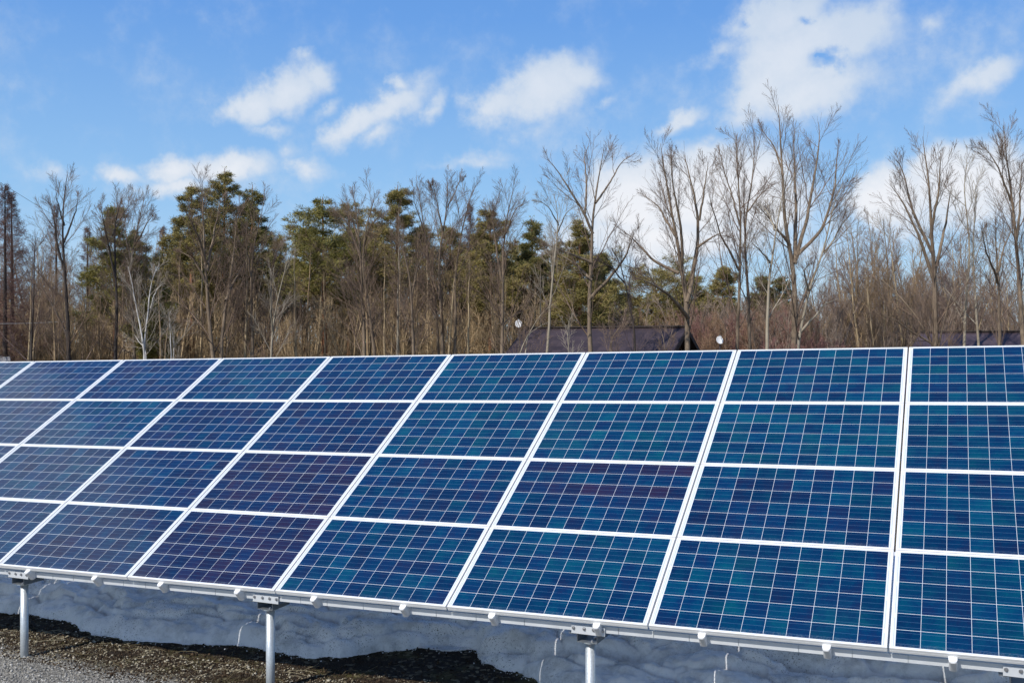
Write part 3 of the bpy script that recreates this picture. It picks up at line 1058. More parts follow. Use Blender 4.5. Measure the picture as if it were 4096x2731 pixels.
def make_tree(name, label, stems_px, d, r0, bk, tw, seed, group=None, spread_d=1.2, cat='tree', **kw):
    """stems_px: stems as pixel polylines bottom to top, given a real distance d and some depth of their own"""
    rng = np.random.default_rng(seed)
    K = 18
    r0 = r0 * .82
    kw['limbs'] = kw.get('limbs', 13)
    kw['subs'] = kw.get('subs', 9) + 1
    kw['twigs'] = kw.get('twigs', 6) + 1
    stems, rads = [], []
    base = None
    stems_px_top = stems_px[0][-1][1]
    for si, line in enumerate(stems_px):
        rs = r0
        if isinstance(line, tuple) and not isinstance(line[0], (tuple, list)):
            rs, line = r0 * line[0], line[1]
        line = list(line)
        line[-1] = (line[-1][0], min(line[-1][1] + 48, line[-2][1] - 25))
        x0, y0 = line[0]
        pts = []
        dd = rng.normal(0, spread_d) if si else 0
        top = line[-1][1]
        first_d = d
        if y0 > 1330:                            # starts on the ground, out of sight below the panels' edge
            gx = x0 + (x0 - line[1][0]) * .35
            w = at(gx, 1365.5, d)
            pts.append((w[0], w[1], float(ground_z(w[0], w[1])) - .1))
        for (x, y) in line:
            f = (y0 - y) / max(1.0, y0 - top)
            pts.append(at(x, y, d + dd * f))
        pts = resample(pts, K)
        wv_ = np.cumsum(rng.normal(0, .012, (K, 3)), 0) * np.array([1, 1, 0])
        pts = pts + wv_ - wv_[:1]
        if si and y0 <= 1330:                    # a fork is thinner than the trunk it leaves, and starts inside it
            f0 = min(.95, (1400 - y0) / (1400 - stems_px_top))
            rs = r0 * (.40 + .40 * min(1, rs / r0)) * (1 - f0) ** .8 + .006
            pts[0] += (pts[0] - pts[1]) * .25
        stems.append(pts)
        Ls = np.linalg.norm(np.diff(pts, axis=0), axis=1).sum()
        rads.append(stem_radii(K, rs, .007, flare=y0 > 1330))
        if base is None:
            base = pts[0].copy()
            base[2] += .1
    stems = [s - base for s in stems]
    root = thing(name, label, cat, tuple(base), group)
    v, f = tubes(np.stack(stems), np.stack(rads), 7)
    arr_mesh('trunk', v, f, bk, root, smooth=True)
    v, f = bare_crown(rng, stems, rads, **kw)
    arr_mesh('crown', v, f, tw, root)
    N_TREES[0] += 1
    return root


def make_larch(name, label, x, ytop, d, r0, width, seed, lean=0):
    rng = np.random.default_rng(seed)
    top = at(x + lean, ytop, d)
    b = at(x, 1365.5, d)
    b[2] = float(ground_z(b[0], b[1]))
    H = top[2] - b[2]
    K = 18
    st = resample([b - b, (top - b) * .5, top - b], K)
    rd = stem_radii(K, r0, .01)
    root = thing(name, label, 'tree', tuple(b), None)
    v, f = tubes(st[None], rd[None], 7)
    arr_mesh('trunk', v, f, B_DARK, root, smooth=True)
    P, Rd = st[None], rd[None]
    wid = width / FPX * d
    L1 = lambda t, r: wid * np.clip((1 - t) * 1.9, .07, 1) * np.clip(t * 3, .5, 1)
    a, ar, at_, al = spawn(rng, P, Rd, 150, .16, .99, 80, 8, L1, .16, 6, .010, .03, .3)
    a[:, :, 2] -= (np.linspace(0, 1, 6) * (1 - np.linspace(0, 1, 6)) * .5)[None] * al[:, None] * .6
    ar = np.maximum(ar, TW)
    b2, br, bt, bl = spawn(rng, a, ar, 18, .1, .98, 52, 12, lambda t, r: np.maximum(al[:, None] * (.34 * (1 - t) + .12), .16), .06, 4, .010, .05, .4)
    c, cr, ct, cl = spawn(rng, b2, np.maximum(br, TW * .8), 4, .1, .95, 45, 12, lambda t, r: np.maximum(bl[:, None] * .35, .1), .04, 3, .010, .05, .5)
    v, f = join([tubes(a, ar, 3), tubes(b2, np.maximum(br, TW * .8), 3), tubes(c, np.maximum(cr, TW * .65), 3)])
    arr_mesh('crown', v, f, T_LARCH, root)


T_LARCH = bark('larch_twigs', (.11, .062, .052), (.25, .15, .122), 2.0)


def tufts(rng, pos, axis, n, ln, wd):
    """n needle blades in a brush about each point"""
    M_ = len(pos)
    d = rng.normal(0, 1, (M_, n, 3))
    d = norm(norm(d) * np.array([1, 1, .55]) + axis[:, None] * .7 + np.array([0, 0, .30]))
    l = ln * rng.uniform(.6, 1.25, (M_, n, 1))
    sdv = norm(np.cross(d, rng.normal(0, 1, (M_, n, 3)))) * wd
    o = pos[:, None] + rng.normal(0, 1, (M_, n, 3)) * np.array([.085, .085, .04])
    v = np.stack([o - sdv * .4, o + d * l * .5 - sdv, o + d * l, o + d * l * .5 + sdv], 2).reshape(-1, 3)
    f = np.arange(M_ * n * 4).reshape(-1, 4)
    return v, f


def make_pine(name, label, x, ytop, d, r0, width, ycrown, nm, seed, lean=0, dens=1.0, bk=None, group=None, whorl=40, fan=.95):
    """ycrown: pixel height of the lowest foliage"""
    ycrown = ycrown + 70
    rng = np.random.default_rng(seed)
    top = at(x + lean, ytop, d)
    b = at(x, 1365.5, d)
    b[2] = float(ground_z(b[0], b[1]))
    H = top[2] - b[2]
    zc = max(.04, (at(x, ycrown, d)[2] - b[2]) / H)
    K = 18
    mid = (top - b) * .5 + rng.normal(0, .08, 3) * np.array([1, 1, 0])
    st = resample([b - b, mid, top - b], K)
    rd = stem_radii(K, r0, .012)
    root = thing(name, label, 'tree', tuple(b), group)
    v, f = tubes(st[None], rd[None], 8)
    arr_mesh('trunk', v, f, bk or B_PINE, root, smooth=True)
    wid = width / FPX * d * .74
    nb = int(whorl * (1 - zc) / .6)

    def L1(t, r):
        q = (t - zc) / (1 - zc)
        return wid * np.clip((1 - q) ** fan * (.95 + .45 * np.clip(q * 4, 0, 1)), .06, 1.2) * r.uniform(.45, 1.15, t.shape)
    zm = zc + (1 - zc) * .70
    a, ar, at_, al = spawn(rng, st[None], rd[None], nb, zc, zm, 76, 10, L1, .20, 7, .013, .03, .3)
    a2, ar2, at2, al2 = spawn(rng, st[None], rd[None], max(7, int(nb * .30)), zm, .965, 54, 8, lambda t, r: L1(t, r) * 1.3, .12, 7, .013, .03, .3)
    a, ar, al = np.concatenate([a, a2]), np.concatenate([ar, ar2]), np.concatenate([al, al2])
    dead, dr, _, _ = spawn(rng, st[None], rd[None], 12, max(.08, zc - .32), zc, 85, 10, wid * .55, -.05, 5, .008, .06, .3)
    s1, r1, t1_, l1 = spawn(rng, a, ar, 14, .15, .98, 46, 12, lambda t, r: al[:, None] * (.50 * (1 - t) + .18), .10, 5, .010, .05, .4)
    kq = rng.random(len(s1)) < np.repeat(np.clip(al / (.55 * wid), .08, 1), 14)
    s1, r1, l1 = s1[kq], r1[kq], l1[kq]
    s1[:, :, 2] = s1[:, :1, 2] + .40 * (s1[:, :, 2] - s1[:, :1, 2])
    s2, r2, t2_, l2 = spawn(rng, s1, np.maximum(r1, .005), 3, .2, .99, 42, 12, lambda t, r: np.maximum(l1[:, None] * .38, .09), .14, 3, .009, .05, .5)
    v, f = join([tubes(a, np.maximum(ar, .008), 4), tubes(dead, np.maximum(dr, .008), 3), tubes(s1, np.maximum(r1, .006), 3)])
    arr_mesh('limbs', v, f, B_BROWN, root)
    s2[:, :, 2] = s2[:, :1, 2] + .45 * (s2[:, :, 2] - s2[:, :1, 2])
    pos = np.concatenate([s2[:, 2], s2[:, 1], s1[:, -1], s1[:, 3], a[:, -1]])
    axs = norm(np.concatenate([s2[:, 2] - s2[:, 1], s2[:, 2] - s2[:, 1], s1[:, -1] - s1[:, -2], s1[:, 3] - s1[:, 2], a[:, -1] - a[:, -2]]))
    kp = rng.random(len(pos)) < .92
    pos, axs = pos[kp], axs[kp]
    tz = np.linspace(.80, .995, 14)
    lead = np.stack([np.interp(tz, np.linspace(0, 1, K), st[:, q]) for q in range(3)], 1)
    pos = np.concatenate([pos, lead])
    axs = np.concatenate([axs, np.tile([0, 0, 1.0], (14, 1))])
    v, f = tufts(rng, pos, axs, max(4, int(11 * dens)), .165, .0115)
    arr_mesh('crown', v, f, nm, root)


make_tree('sapling', 'thin pale sapling in front of the brown roof, left of the spreading tree', [[(2281, 1408), (2279, 1350), (2274, 1300), (2284, 1270)]], 33, .028, B_PALE, T_PALE, 140, limbs=8, subs=5, twigs=3, start=.5)
make_tree('sapling', 'twiggy sapling in front of the roof beside the V shaped tree', [[(2668, 1404), (2662, 1370), (2655, 1330), (2640, 1290)], (.7, [(2664, 1385), (2690, 1340), (2700, 1300)])], 33, .028, B_GREY, T_BROWN, 141, limbs=8, subs=6, twigs=4, start=.3)
make_tree('sapling', 'leaning bare sapling crossing the left end of the brown roof', [[(2070, 1412), (2110, 1330), (2165, 1240), (2210, 1180)], (.7, [(2100, 1345), (2150, 1310), (2200, 1290)])], 34, .04, B_PALE, T_BROWN, 142, limbs=9, subs=7, twigs=4, start=.3)
make_tree('sapling', 'bushy bare sapling over the middle of the brown roof', [[(2440, 1406), (2436, 1340), (2420, 1270), (2430, 1220)], (.7, [(2438, 1370), (2470, 1310), (2500, 1260)])], 34, .035, B_GREY, T_BROWN, 143, limbs=9, subs=7, twigs=5, start=.2)
# --- the tall bare trees, traced from their trunks, right to left
HT = dict(limbs=19, subs=9, twigs=8)
make_tree('bare_tree', 'tall bare tree cut by the right edge of the photo', [[(4095, 1385), (4078, 1150), (4062, 900), (4035, 700), (4012, 455)], (.6, [(4066, 960), (4085, 760), (4098, 600)]), (.5, [(4040, 800), (3970, 640), (3925, 520)])],
          38, .13, B_GREY, T_BROWN, 101, start=.3, **HT)
make_tree('bare_tree', 'forked bare tree in front of the purple roof by the right edge', [[(3992, 1381), (3990, 1200), (3986, 1020), (3984, 840)], (.55, [(3990, 1130), (3945, 1000), (3930, 860)]), (.55, [(3990, 1090), (4030, 960), (4050, 850)])],
          34, .10, B_GREY, T_BROWN, 102, limbs=12, subs=8, twigs=6, start=.35)
make_tree('bare_tree', 'pair of slim pale stems in front of the purple roof', [[(3855, 1385), (3862, 1200), (3880, 1000), (3862, 820), (3842, 700), (3870, 600)], (.9, [(3915, 1385), (3900, 1200), (3885, 960), (3905, 780), (3900, 690)])],
          37, .075, B_PALE, T_PALE, 103, limbs=11, subs=7, twigs=5, start=.35)
make_tree('bare_tree', 'broad bare tree with flaring lower stems beside the wide seam of the panels',
          [[(3742, 1385), (3736, 1150), (3722, 1000), (3714, 836), (3698, 640), (3682, 498)], (.6, [(3735, 1120), (3680, 960), (3610, 800), (3560, 690)]), (.6, [(3738, 1100), (3790, 880), (3815, 700)]),
           (.5, [(3728, 1010), (3650, 830), (3625, 700), (3590, 590)]), (.5, [(3722, 950), (3760, 760), (3768, 560)]), (.55, [(3742, 1380), (3640, 1230), (3530, 1120), (3500, 1050)]), (.55, [(3745, 1380), (3800, 1180), (3850, 1080)]),
           (.45, [(3750, 1382), (3640, 1330), (3560, 1270), (3480, 1215)])],
          37, .15, B_GREY, T_BROWN, 104, limbs=11, subs=8, twigs=6, start=.25)
make_tree('bare_tree', 'tallest bare tree of all, forking into several upright stems',
          [[(3172, 1392), (3184, 1150), (3178, 1040), (3146, 940), (3136, 780), (3128, 600), (3120, 370)], (.85, [(3180, 1045), (3186, 900), (3182, 700), (3178, 560), (3182, 460)]), (.75, [(3186, 1030), (3222, 880), (3252, 700), (3268, 560), (3264, 440)]),
           (.6, [(3190, 1020), (3290, 920), (3340, 760), (3350, 540)]), (.45, [(3132, 700), (3085, 580), (3040, 470)]), (.4, [(3160, 980), (3080, 880), (3030, 780)])],
          40, .17, B_GREY, T_BROWN, 105, limbs=14, subs=9, twigs=6, start=.25)
make_tree('bare_tree', 'pale crooked trunk leaning right against the tallest tree', [[(3190, 1392), (3215, 1250), (3245, 1120), (3295, 1020), (3320, 900), (3335, 790), (3372, 690)], (.6, [(3232, 1160), (3228, 1080), (3260, 1000)]), (.6, [(3300, 1010), (3360, 900), (3410, 800)]), (.6, [(3200, 1330), (3290, 1220), (3350, 1160)])],
          38, .085, B_PALE, T_BROWN, 106, limbs=11, subs=8, twigs=5, start=.3)
make_tree('bare_tree', 'straight pale tan trunk with sparse crown beside the tallest tree', [[(3066, 1394), (3066, 1200), (3074, 1080), (3092, 960), (3104, 860), (3118, 760), (3128, 690)], (.5, [(3078, 1050), (3040, 1000), (3010, 950)]), (.5, [(3098, 920), (3070, 850), (3050, 790)])],
          36, .095, B_PALE, T_PALE, 107, limbs=10, subs=7, twigs=4, start=.45)
make_tree('bare_tree', 'twin stemmed bare tree with a tall fan crown left of the tallest one',
          [[(2948, 1396), (2956, 1200), (2958, 1050), (2962, 890), (2950, 760), (2944, 600), (2934, 486)], (.95, [(3002, 1394), (2988, 1180), (2974, 980), (2980, 860), (3006, 740), (3018, 600), (3020, 500)]), (.6, [(2956, 1080), (2890, 950), (2850, 840), (2832, 720)]),
           (.5, [(2986, 850), (3040, 780), (3075, 690)]), (.5, [(2960, 900), (2900, 720), (2872, 560)])],
          40, .10, B_GREY, T_BROWN, 108, limbs=13, subs=9, twigs=6, start=.3)
make_tree('bare_tree', 'large V shaped bare tree standing by the gable end of the brown roof',
          [[(2752, 1400), (2750, 1300), (2746, 1180), (2716, 1010), (2694, 880), (2670, 740), (2640, 600), (2640, 570)], (.95, [(2750, 1200), (2772, 1110), (2794, 960), (2796, 870), (2770, 740), (2748, 640), (2742, 560)]), (.6, [(2706, 950), (2640, 830), (2590, 740)]),
           (.6, [(2728, 1060), (2730, 930), (2698, 760), (2690, 600)]), (.5, [(2798, 880), (2822, 760), (2838, 600)]), (.5, [(2710, 1090), (2610, 1040), (2530, 950), (2490, 870)]), (.5, [(2750, 1270), (2680, 1180), (2600, 1130), (2530, 1090)]),
           (.45, [(2790, 990), (2850, 950), (2900, 930)])],
          37, .15, B_GREY, T_BROWN, 109, limbs=12, subs=8, twigs=6, start=.3)
make_tree('bare_tree', 'small dark bare tree bending left over the brown roof', [[(2544, 1400), (2535, 1280), (2508, 1170), (2492, 1100), (2470, 1010), (2440, 960)], (.6, [(2515, 1190), (2530, 1080), (2560, 1010)]), (.5, [(2498, 1130), (2450, 1070), (2400, 1030)])],
          35, .07, B_DARK, T_DARK, 110, limbs=11, subs=7, twigs=5, start=.3)
make_tree('bare_tree', 'open spreading bare tree in front of the brown roof',
          [[(2364, 1404), (2362, 1250), (2366, 1100), (2370, 930), (2380, 820), (2400, 680), (2418, 540)], (.7, [(2370, 930), (2335, 850), (2270, 740), (2215, 660), (2185, 600)]), (.6, [(2340, 850), (2342, 740), (2330, 620), (2345, 540)]),
           (.6, [(2384, 810), (2440, 730), (2490, 640), (2530, 640)]), (.6, [(2364, 1190), (2440, 1110), (2500, 1040), (2535, 960), (2545, 880)]), (.5, [(2366, 1120), (2300, 1050), (2230, 960)]), (.45, [(2366, 1050), (2270, 1010), (2190, 930)])],
          36, .13, B_GREY, T_BROWN, 111, limbs=11, subs=7, twigs=5, start=.3)
make_tree('bare_tree', 'slim pale leaning trunk rising from the left end of the brown roof', [[(2190, 1408), (2200, 1250), (2216, 1080), (2226, 960), (2238, 880), (2230, 800), (2215, 740)], (.5, [(2230, 930), (2270, 850), (2300, 790)]), (.5, [(2234, 900), (2190, 830), (2150, 790)])],
          35, .075, B_PALE, T_PALE, 112, limbs=10, subs=7, twigs=5, start=.5)
make_tree('bare_tree', 'bare tree with a narrow fan crown behind the white dish', [[(2008, 1410), (2010, 1250), (2008, 1060), (2012, 940), (2035, 820), (2050, 710)], (.7, [(2006, 1120), (1985, 980), (1965, 850), (1950, 760)]), (.6, [(2012, 950), (2060, 840), (2090, 770)])],
          42, .12, B_GREY, T_BROWN, 113, start=.3, **HT)
make_tree('bare_tree', 'tall bare tree with two close stems above the sixth panel column from the right',
          [[(1772, 1412), (1765, 1250), (1752, 1050), (1770, 920), (1795, 800), (1788, 664)], (.95, [(1820, 1412), (1822, 1250), (1815, 1100), (1838, 960), (1862, 830), (1880, 720)]), (.6, [(1770, 930), (1750, 800), (1735, 700)]), (.6, [(1792, 830), (1830, 740), (1835, 670)])],
          44, .12, B_GREY, T_BROWN, 114, start=.3, **HT)
make_tree('bare_tree', 'bare tree leaning left with a thin tufted top', [[(1758, 1412), (1745, 1200), (1715, 1020), (1692, 880), (1680, 770), (1672, 690)], (.5, [(1700, 940), (1660, 830), (1645, 730)])], 45, .09, B_GREY, T_BROWN, 115, start=.4, limbs=12, subs=8, twigs=6)
make_tree('bare_tree', 'dome crowned bare tree in front of the wide green pine',
          [[(1458, 1416), (1452, 1250), (1446, 1100), (1440, 980), (1432, 860), (1410, 710)], (.8, [(1500, 1414), (1478, 1230), (1450, 1060), (1462, 920), (1490, 800), (1500, 740)]), (.6, [(1442, 1030), (1390, 900), (1345, 800)]), (.6, [(1440, 980), (1400, 860), (1365, 750)]), (.5, [(1452, 1000), (1480, 900), (1530, 800)])],
          42, .12, B_GREY, T_BROWN, 116, start=.25, limbs=15, subs=9, twigs=7)
make_tree('bare_tree', 'bare tree with a bent trunk right of the dome crowned one', [[(1652, 1413), (1650, 1280), (1644, 1150), (1622, 1050), (1600, 960), (1590, 860)], (.6, [(1648, 1180), (1668, 1060), (1690, 960)])], 41, .11, B_GREY, T_BROWN, 117, start=.35, low=3, **HT)
make_tree('bare_tree', 'straight light grey trunk left of the bent one', [[(1592, 1415), (1592, 1250), (1592, 1080), (1590, 900), (1592, 800)]], 44, .10, B_PALE, T_BROWN, 118, start=.35, low=4, limbs=14, subs=8, twigs=6)
make_tree('bare_tree', 'big many stemmed bare tree in front of the dark pines',
          [[(856, 1428), (838, 1250), (828, 1080), (822, 950), (820, 860), (815, 664)], (.9, [(880, 1426), (896, 1250), (920, 1120), (935, 1000), (950, 880), (945, 800)]), (.7, [(826, 1050), (790, 940), (745, 850), (720, 780)]), (.7, [(830, 1080), (860, 920), (880, 800), (900, 740)]),
           (.6, [(828, 1140), (770, 1030), (715, 960)]), (.6, [(905, 1200), (980, 1060), (1015, 960)])],
          42, .13, B_GREY, T_BROWN, 119, start=.25, limbs=14, subs=9, twigs=7)
make_tree('bare_tree', 'bare tree with a long slanting crown right of the dark pines', [[(1010, 1424), (1005, 1250), (1000, 1080), (1022, 940), (1050, 830), (1056, 765)], (.8, [(1088, 1424), (1090, 1250), (1088, 1100), (1110, 980), (1140, 900)]), (.6, [(1002, 1100), (985, 960), (990, 840)])], 43, .10, B_GREY, T_BROWN, 120, start=.25, low=3, **HT)
make_tree('bare_tree', 'pale thin branching tree between the dark pines and the wide green pine', [[(1090, 1424), (1098, 1280), (1130, 1150), (1155, 1050), (1172, 960)], (.7, [(1092, 1330), (1080, 1190), (1070, 1090)])], 39, .06, B_PALE, T_PALE, 121, limbs=10, subs=7, twigs=4, start=.35)
make_tree('bare_tree', 'tall narrow bare tree with a dark trunk near the larches',
          [[(274, 1436), (268, 1250), (258, 1100), (250, 960), (256, 800), (274, 648)], (.6, [(262, 1100), (222, 960), (195, 840), (188, 760)]), (.6, [(252, 980), (300, 860), (318, 740)]), (.6, [(272, 1370), (220, 1240), (170, 1150), (150, 1090)]), (.5, [(256, 900), (230, 800), (225, 720)])],
          42, .13, B_DARK, T_BROWN, 122, start=.25, limbs=15, subs=9, twigs=7)
make_tree('bare_tree', 'bare tree with a rounded top before the small green pine', [[(458, 1434), (462, 1250), (458, 1070), (448, 920), (462, 830), (482, 742)], (.7, [(458, 1100), (425, 950), (405, 850), (400, 780)]), (.6, [(452, 940), (500, 840), (525, 770)])], 43, .11, B_DARK, T_BROWN, 123, start=.25, low=3, **HT)
make_tree('bare_tree', 'bare tree with a pointed top right of the small green pine', [[(540, 1428), (534, 1250), (522, 1080), (548, 950), (570, 840), (586, 734)], (.6, [(540, 980), (600, 880), (630, 800)]), (.6, [(526, 1050), (500, 930), (495, 840)])], 44, .11, B_GREY, T_BROWN, 124, start=.25, low=3, **HT)
make_tree('birch_tree', 'white birch with a forked trunk in front of the brown woods', [[(584, 1430), (582, 1360), (560, 1250), (546, 1160), (534, 1090), (524, 1020)], (.9, [(583, 1352), (604, 1220), (608, 1130), (625, 1080), (648, 1118)]), (.7, [(604, 1230), (622, 1160), (650, 1120)]), (.5, [(582, 1400), (555, 1370), (540, 1352)])],
          38, .062, B_BIRCH, T_PALE, 125, limbs=8, subs=6, twigs=4, start=.45)
make_tree('birch_tree', 'small thin white birch beside the orange pine trunk', [[(692, 1428), (684, 1340), (678, 1270), (684, 1200)], (.7, [(684, 1350), (668, 1280), (668, 1200)])], 38, .04, B_BIRCH, T_PALE, 126, limbs=8, subs=6, twigs=4, start=.4)
make_tree('bare_tree', 'dark thin bare tree between the larches and the tall narrow tree', [[(128, 1394), (134, 1250), (138, 1120), (134, 1000), (140, 900)]], 44, .08, B_DARK, T_DARK, 127, start=.3, low=4, limbs=14, subs=9, twigs=6)

make_larch('larch_tree', 'dark larch with drooping branches at the left edge', 20, 735, 46, .13, 165, 201)
make_larch('larch_tree', 'dark larch with rusty tip second from the left edge', 52, 770, 48, .13, 150, 202, lean=-6)
make_larch('larch_tree', 'fuzzy brown larch behind the tall narrow bare tree', 225, 815, 62, .14, 105, 203)
make_larch('larch_tree', 'fuzzy brown larch between the two groups of bare trees at left', 350, 905, 64, .14, 90, 204)
make_larch('larch_tree', 'brown larch tip left of the dark pines', 650, 905, 66, .14, 85, 205)
make_larch('larch_tree', 'brown larch behind the bare tree above the sixth panel column', 1880, 815, 60, .14, 95, 206)

# --- pines
make_pine('pine_tree', 'tall pine with an orange trunk and an open top left of its dark group', 775, 738, 52, .15, 190, 1130, N_OLIVE, 301, lean=-8)
make_pine('pine_tree', 'pointed pine, tallest of the dark group', 895, 672, 55, .16, 230, 1150, N_OLIVE, 302, lean=4, whorl=46)
make_pine('pine_tree', 'dark pine on the right of the dark group', 1010, 738, 55, .16, 210, 1150, N_DARK, 303, whorl=46)
make_pine('pine_tree', 'dark low pine filling the left side of the dark group', 715, 900, 56, .14, 190, 1290, N_OLIVE, 304)
make_pine('pine_tree', 'small green pine behind the bare trees at left', 458, 812, 50, .12, 200, 1230, N_YELL, 305)
make_pine('pine_tree', 'short green pine low in front of the woods beside the white birch', 640, 1120, 45, .08, 130, 1370, N_YELL, 306)
make_pine('pine_tree', 'wide green pine with long layered branches', 1300, 788, 50, .17, 330, 1150, N_YELL, 307, lean=-10, whorl=46)
make_pine('pine_tree', 'dark green pine behind the dome crowned bare tree', 1395, 800, 54, .17, 240, 1180, N_OLIVE, 308)
make_pine('pine_tree', 'brown tipped pine with an orange trunk in the middle of the woods', 1591, 738, 52, .16, 250, 1120, N_OLIVE, 309, whorl=44)
make_pine('pine_tree', 'olive pine behind the two stemmed bare tree', 1800, 905, 55, .15, 190, 1180, N_OLIVE, 310)
make_pine('pine_tree', 'dark pointed pine left of the white dish', 1960, 832, 50, .15, 210, 1190, N_OLIVE, 311, whorl=44)
make_pine('pine_tree', 'dark pine with thin top above the white dish', 2128, 868, 52, .14, 190, 1250, N_DARK, 312, whorl=44)
make_pine('pine_tree', 'olive pine behind the open spreading tree', 2318, 876, 47, .14, 190, 1290, N_OLIVE, 313, whorl=44)
make_pine('pine_tree', 'dark slim pine between the spreading tree and the bending dark one', 2408, 1000, 52, .11, 120, 1270, N_DARK, 314)
make_pine('pine_tree', 'pointed green pine far behind the twin stemmed tree', 2890, 1060, 62, .12, 150, 1300, N_OLIVE, 315)
make_pine('pine_tree', 'green pine top right of the V shaped tree', 2760, 1090, 62, .12, 150, 1300, N_OLIVE, 316)
make_pine('pine_tree', 'blunt green pine behind the pale tan trunk', 3050, 1098, 64, .12, 130, 1300, N_DARK, 317)
make_pine('pine_tree', 'small green pine right of the pale tan trunk', 3118, 1105, 64, .12, 110, 1290, N_DARK, 318)
make_pine('pine_tree', 'bushy olive pine above the ridge of the brown roof', 2620, 1125, 58, .14, 230, 1330, N_OLIVE, 319, fan=.3)
make_pine('pine_tree', 'low olive conifer left of the bushy one above the roof ridge', 2510, 1180, 60, .12, 150, 1340, N_OLIVE, 320)
PINES_EXTRA = [(1120, 930, 60, 150, 1250), (1215, 900, 62, 170, 1230), (1490, 880, 62, 180, 1230), (1690, 900, 62, 170, 1220), (845, 860, 62, 200, 1250), (1890, 930, 62, 170, 1240), (2060, 950, 60, 170, 1260), (540, 900, 62, 150, 1250), (950, 880, 63, 200, 1270), (2230, 960, 60, 140, 1280)]
for i, (x, y, d, w, yc) in enumerate(PINES_EXTRA):
    make_pine('pine_tree', 'green pine deep in the brown woods, half hidden by bare trees', x, y, d, .14, w, yc, (N_OLIVE, N_DARK)[i % 2], 340 + i, group='pines deep in the woods', dens=.9)

# --- slender bare trees deeper in the woods: a few kinds, copied with their parts
def kind_tree(seed, H, spread, tw, bk, ns, pole=False):
    rng = np.random.default_rng(seed)
    K = 16
    stems, rads = [], []
    for i in range(ns):
        t0 = 0 if i == 0 else rng.uniform(.02, .3)
        a = rng.uniform(0, 2 * PI)
        lean = rng.uniform(.04, .16) * H * spread
        p0 = np.array([0, 0, t0 * H])
        p1 = np.array([math.cos(a) * lean * .5, math.sin(a) * lean * .5, H * (.5 + t0 * .3)])
        p2 = np.array([math.cos(a) * lean, math.sin(a) * lean, H * (1 if i == 0 else rng.uniform(.72, .95))])
        if i == 0:
            p0 = np.array([0, 0, -.1])
        stems.append(resample([p0, p1, p2], K) + np.cumsum(rng.normal(0, .015, (K, 3)), 0) * np.array([1, 1, 0]))
        rads.append(stem_radii(K, (.0105 if pole else .008) * H * (1 if i == 0 else .62), .006, i == 0))
    tv = tubes(np.stack(stems), np.stack(rads), 6)
    cv = bare_crown(rng, stems, rads, limbs=9, subs=6, twigs=4, start=.4, low=5, reach=.2) if pole else bare_crown(rng, stems, rads, limbs=12, subs=8, twigs=6, start=.22, low=4)
    return tv, cv, bk, tw


KINDS = [kind_tree(401, 9.5, 1.0, T_TAN, B_TAN, 3), kind_tree(402, 9.0, 1.3, T_TAN, B_BROWN, 4), kind_tree(403, 8.5, .8, T_TAN, B_TAN, 2),
         kind_tree(404, 7.0, 1.6, T_MAUVE, B_BROWN, 5), kind_tree(405, 6.5, 1.5, T_MAUVE, B_TAN, 5),
         kind_tree(406, 9.0, .5, T_TAN, B_TAN, 1, True), kind_tree(407, 8.5, .9, T_TAN, B_TAN, 2, True), kind_tree(408, 8.0, .6, T_BROWN, B_BROWN, 2, True)]
PROTO = {}
rk = np.random.default_rng(77)


def kind_copy(name, label, cat, group, ki, x, ytop, d):
    b = at(x, 1365.5, d)
    b[2] = float(ground_z(b[0], b[1]))
    H = at(x, ytop, d)[2] - b[2]
    tv, cv, bk, tw = KINDS[ki]
    sc = H / tv[0][:, 2].max()
    root = thing(name, label, cat, tuple(b), group)
    root.scale = (sc, sc, sc)
    root.rotation_euler = (0, 0, rk.uniform(0, 2 * PI))
    if ki not in PROTO:
        PROTO[ki] = (arr_mesh('trunk', *tv, bk, root, smooth=True), arr_mesh('crown', *cv, tw, root))
    else:
        for q in PROTO[ki]:
            c = q.copy()
            COL.objects.link(c)
            c.parent = root


LBL = 'slender bare tree among its like deep in the brown woods'
for x in np.arange(70, 2300, 84):
    y = 905 + rk.uniform(-30, 110) + (60 if x > 1900 else 0)
    kind_copy('slender_tree', LBL, 'tree', 'slender bare trees in the woods', int(rk.integers(0, 3)), x + rk.uniform(-30, 30), y, rk.uniform(54, 66))
for x in np.arange(40, 2330, 46):
    y = 1010 + rk.uniform(-90, 110) + (50 if x > 1900 else 0)
    kind_copy('thin_trunk_tree', 'thin trunked bare tree standing in the brown woods behind the panels', 'tree', 'thin trunked trees in the woods', int(rk.integers(5, 8)), x + rk.uniform(-22, 22), y, rk.uniform(43, 56))
DOME = [(3325, 1000), (3375, 945), (3420, 905), (3462, 880), (3500, 868), (3545, 862), (3590, 872), (3640, 890), (3690, 930), (3350, 1090), (3440, 1060), (3530, 1060), (3610, 1050), (3690, 1060), (3290, 1090), (3760, 960), (3810, 900), (3850, 930), (3930, 900), (4040, 950), (4080, 1000), (3960, 1040), (3880, 1070), (3800, 1100)]
for i, (x, y) in enumerate(DOME):
    kind_copy('slender_tree', 'mid height bare tree in the rounded thicket near the right edge', 'tree', 'bare trees of the rounded thicket', (3, 4, 1, 2)[i % 4], x, y + 12, rk.uniform(44, 54))

# --- shrubs
RED = [(3090, 1300, 40, 'T'), (3150, 1320, 39, 'T'), (3250, 1300, 39, 'T'), (3320, 1310, 39, 'T'), (3400, 1320, 40, 'T')]
RUST = [(2790, 1150, 47), (2840, 1180, 46), (2900, 1170, 48), (2960, 1160, 47), (3030, 1170, 46), (2700, 1190, 48), (3110, 1180, 47), (3150, 1130, 50), (2600, 1200, 50), (3220, 1190, 46)]


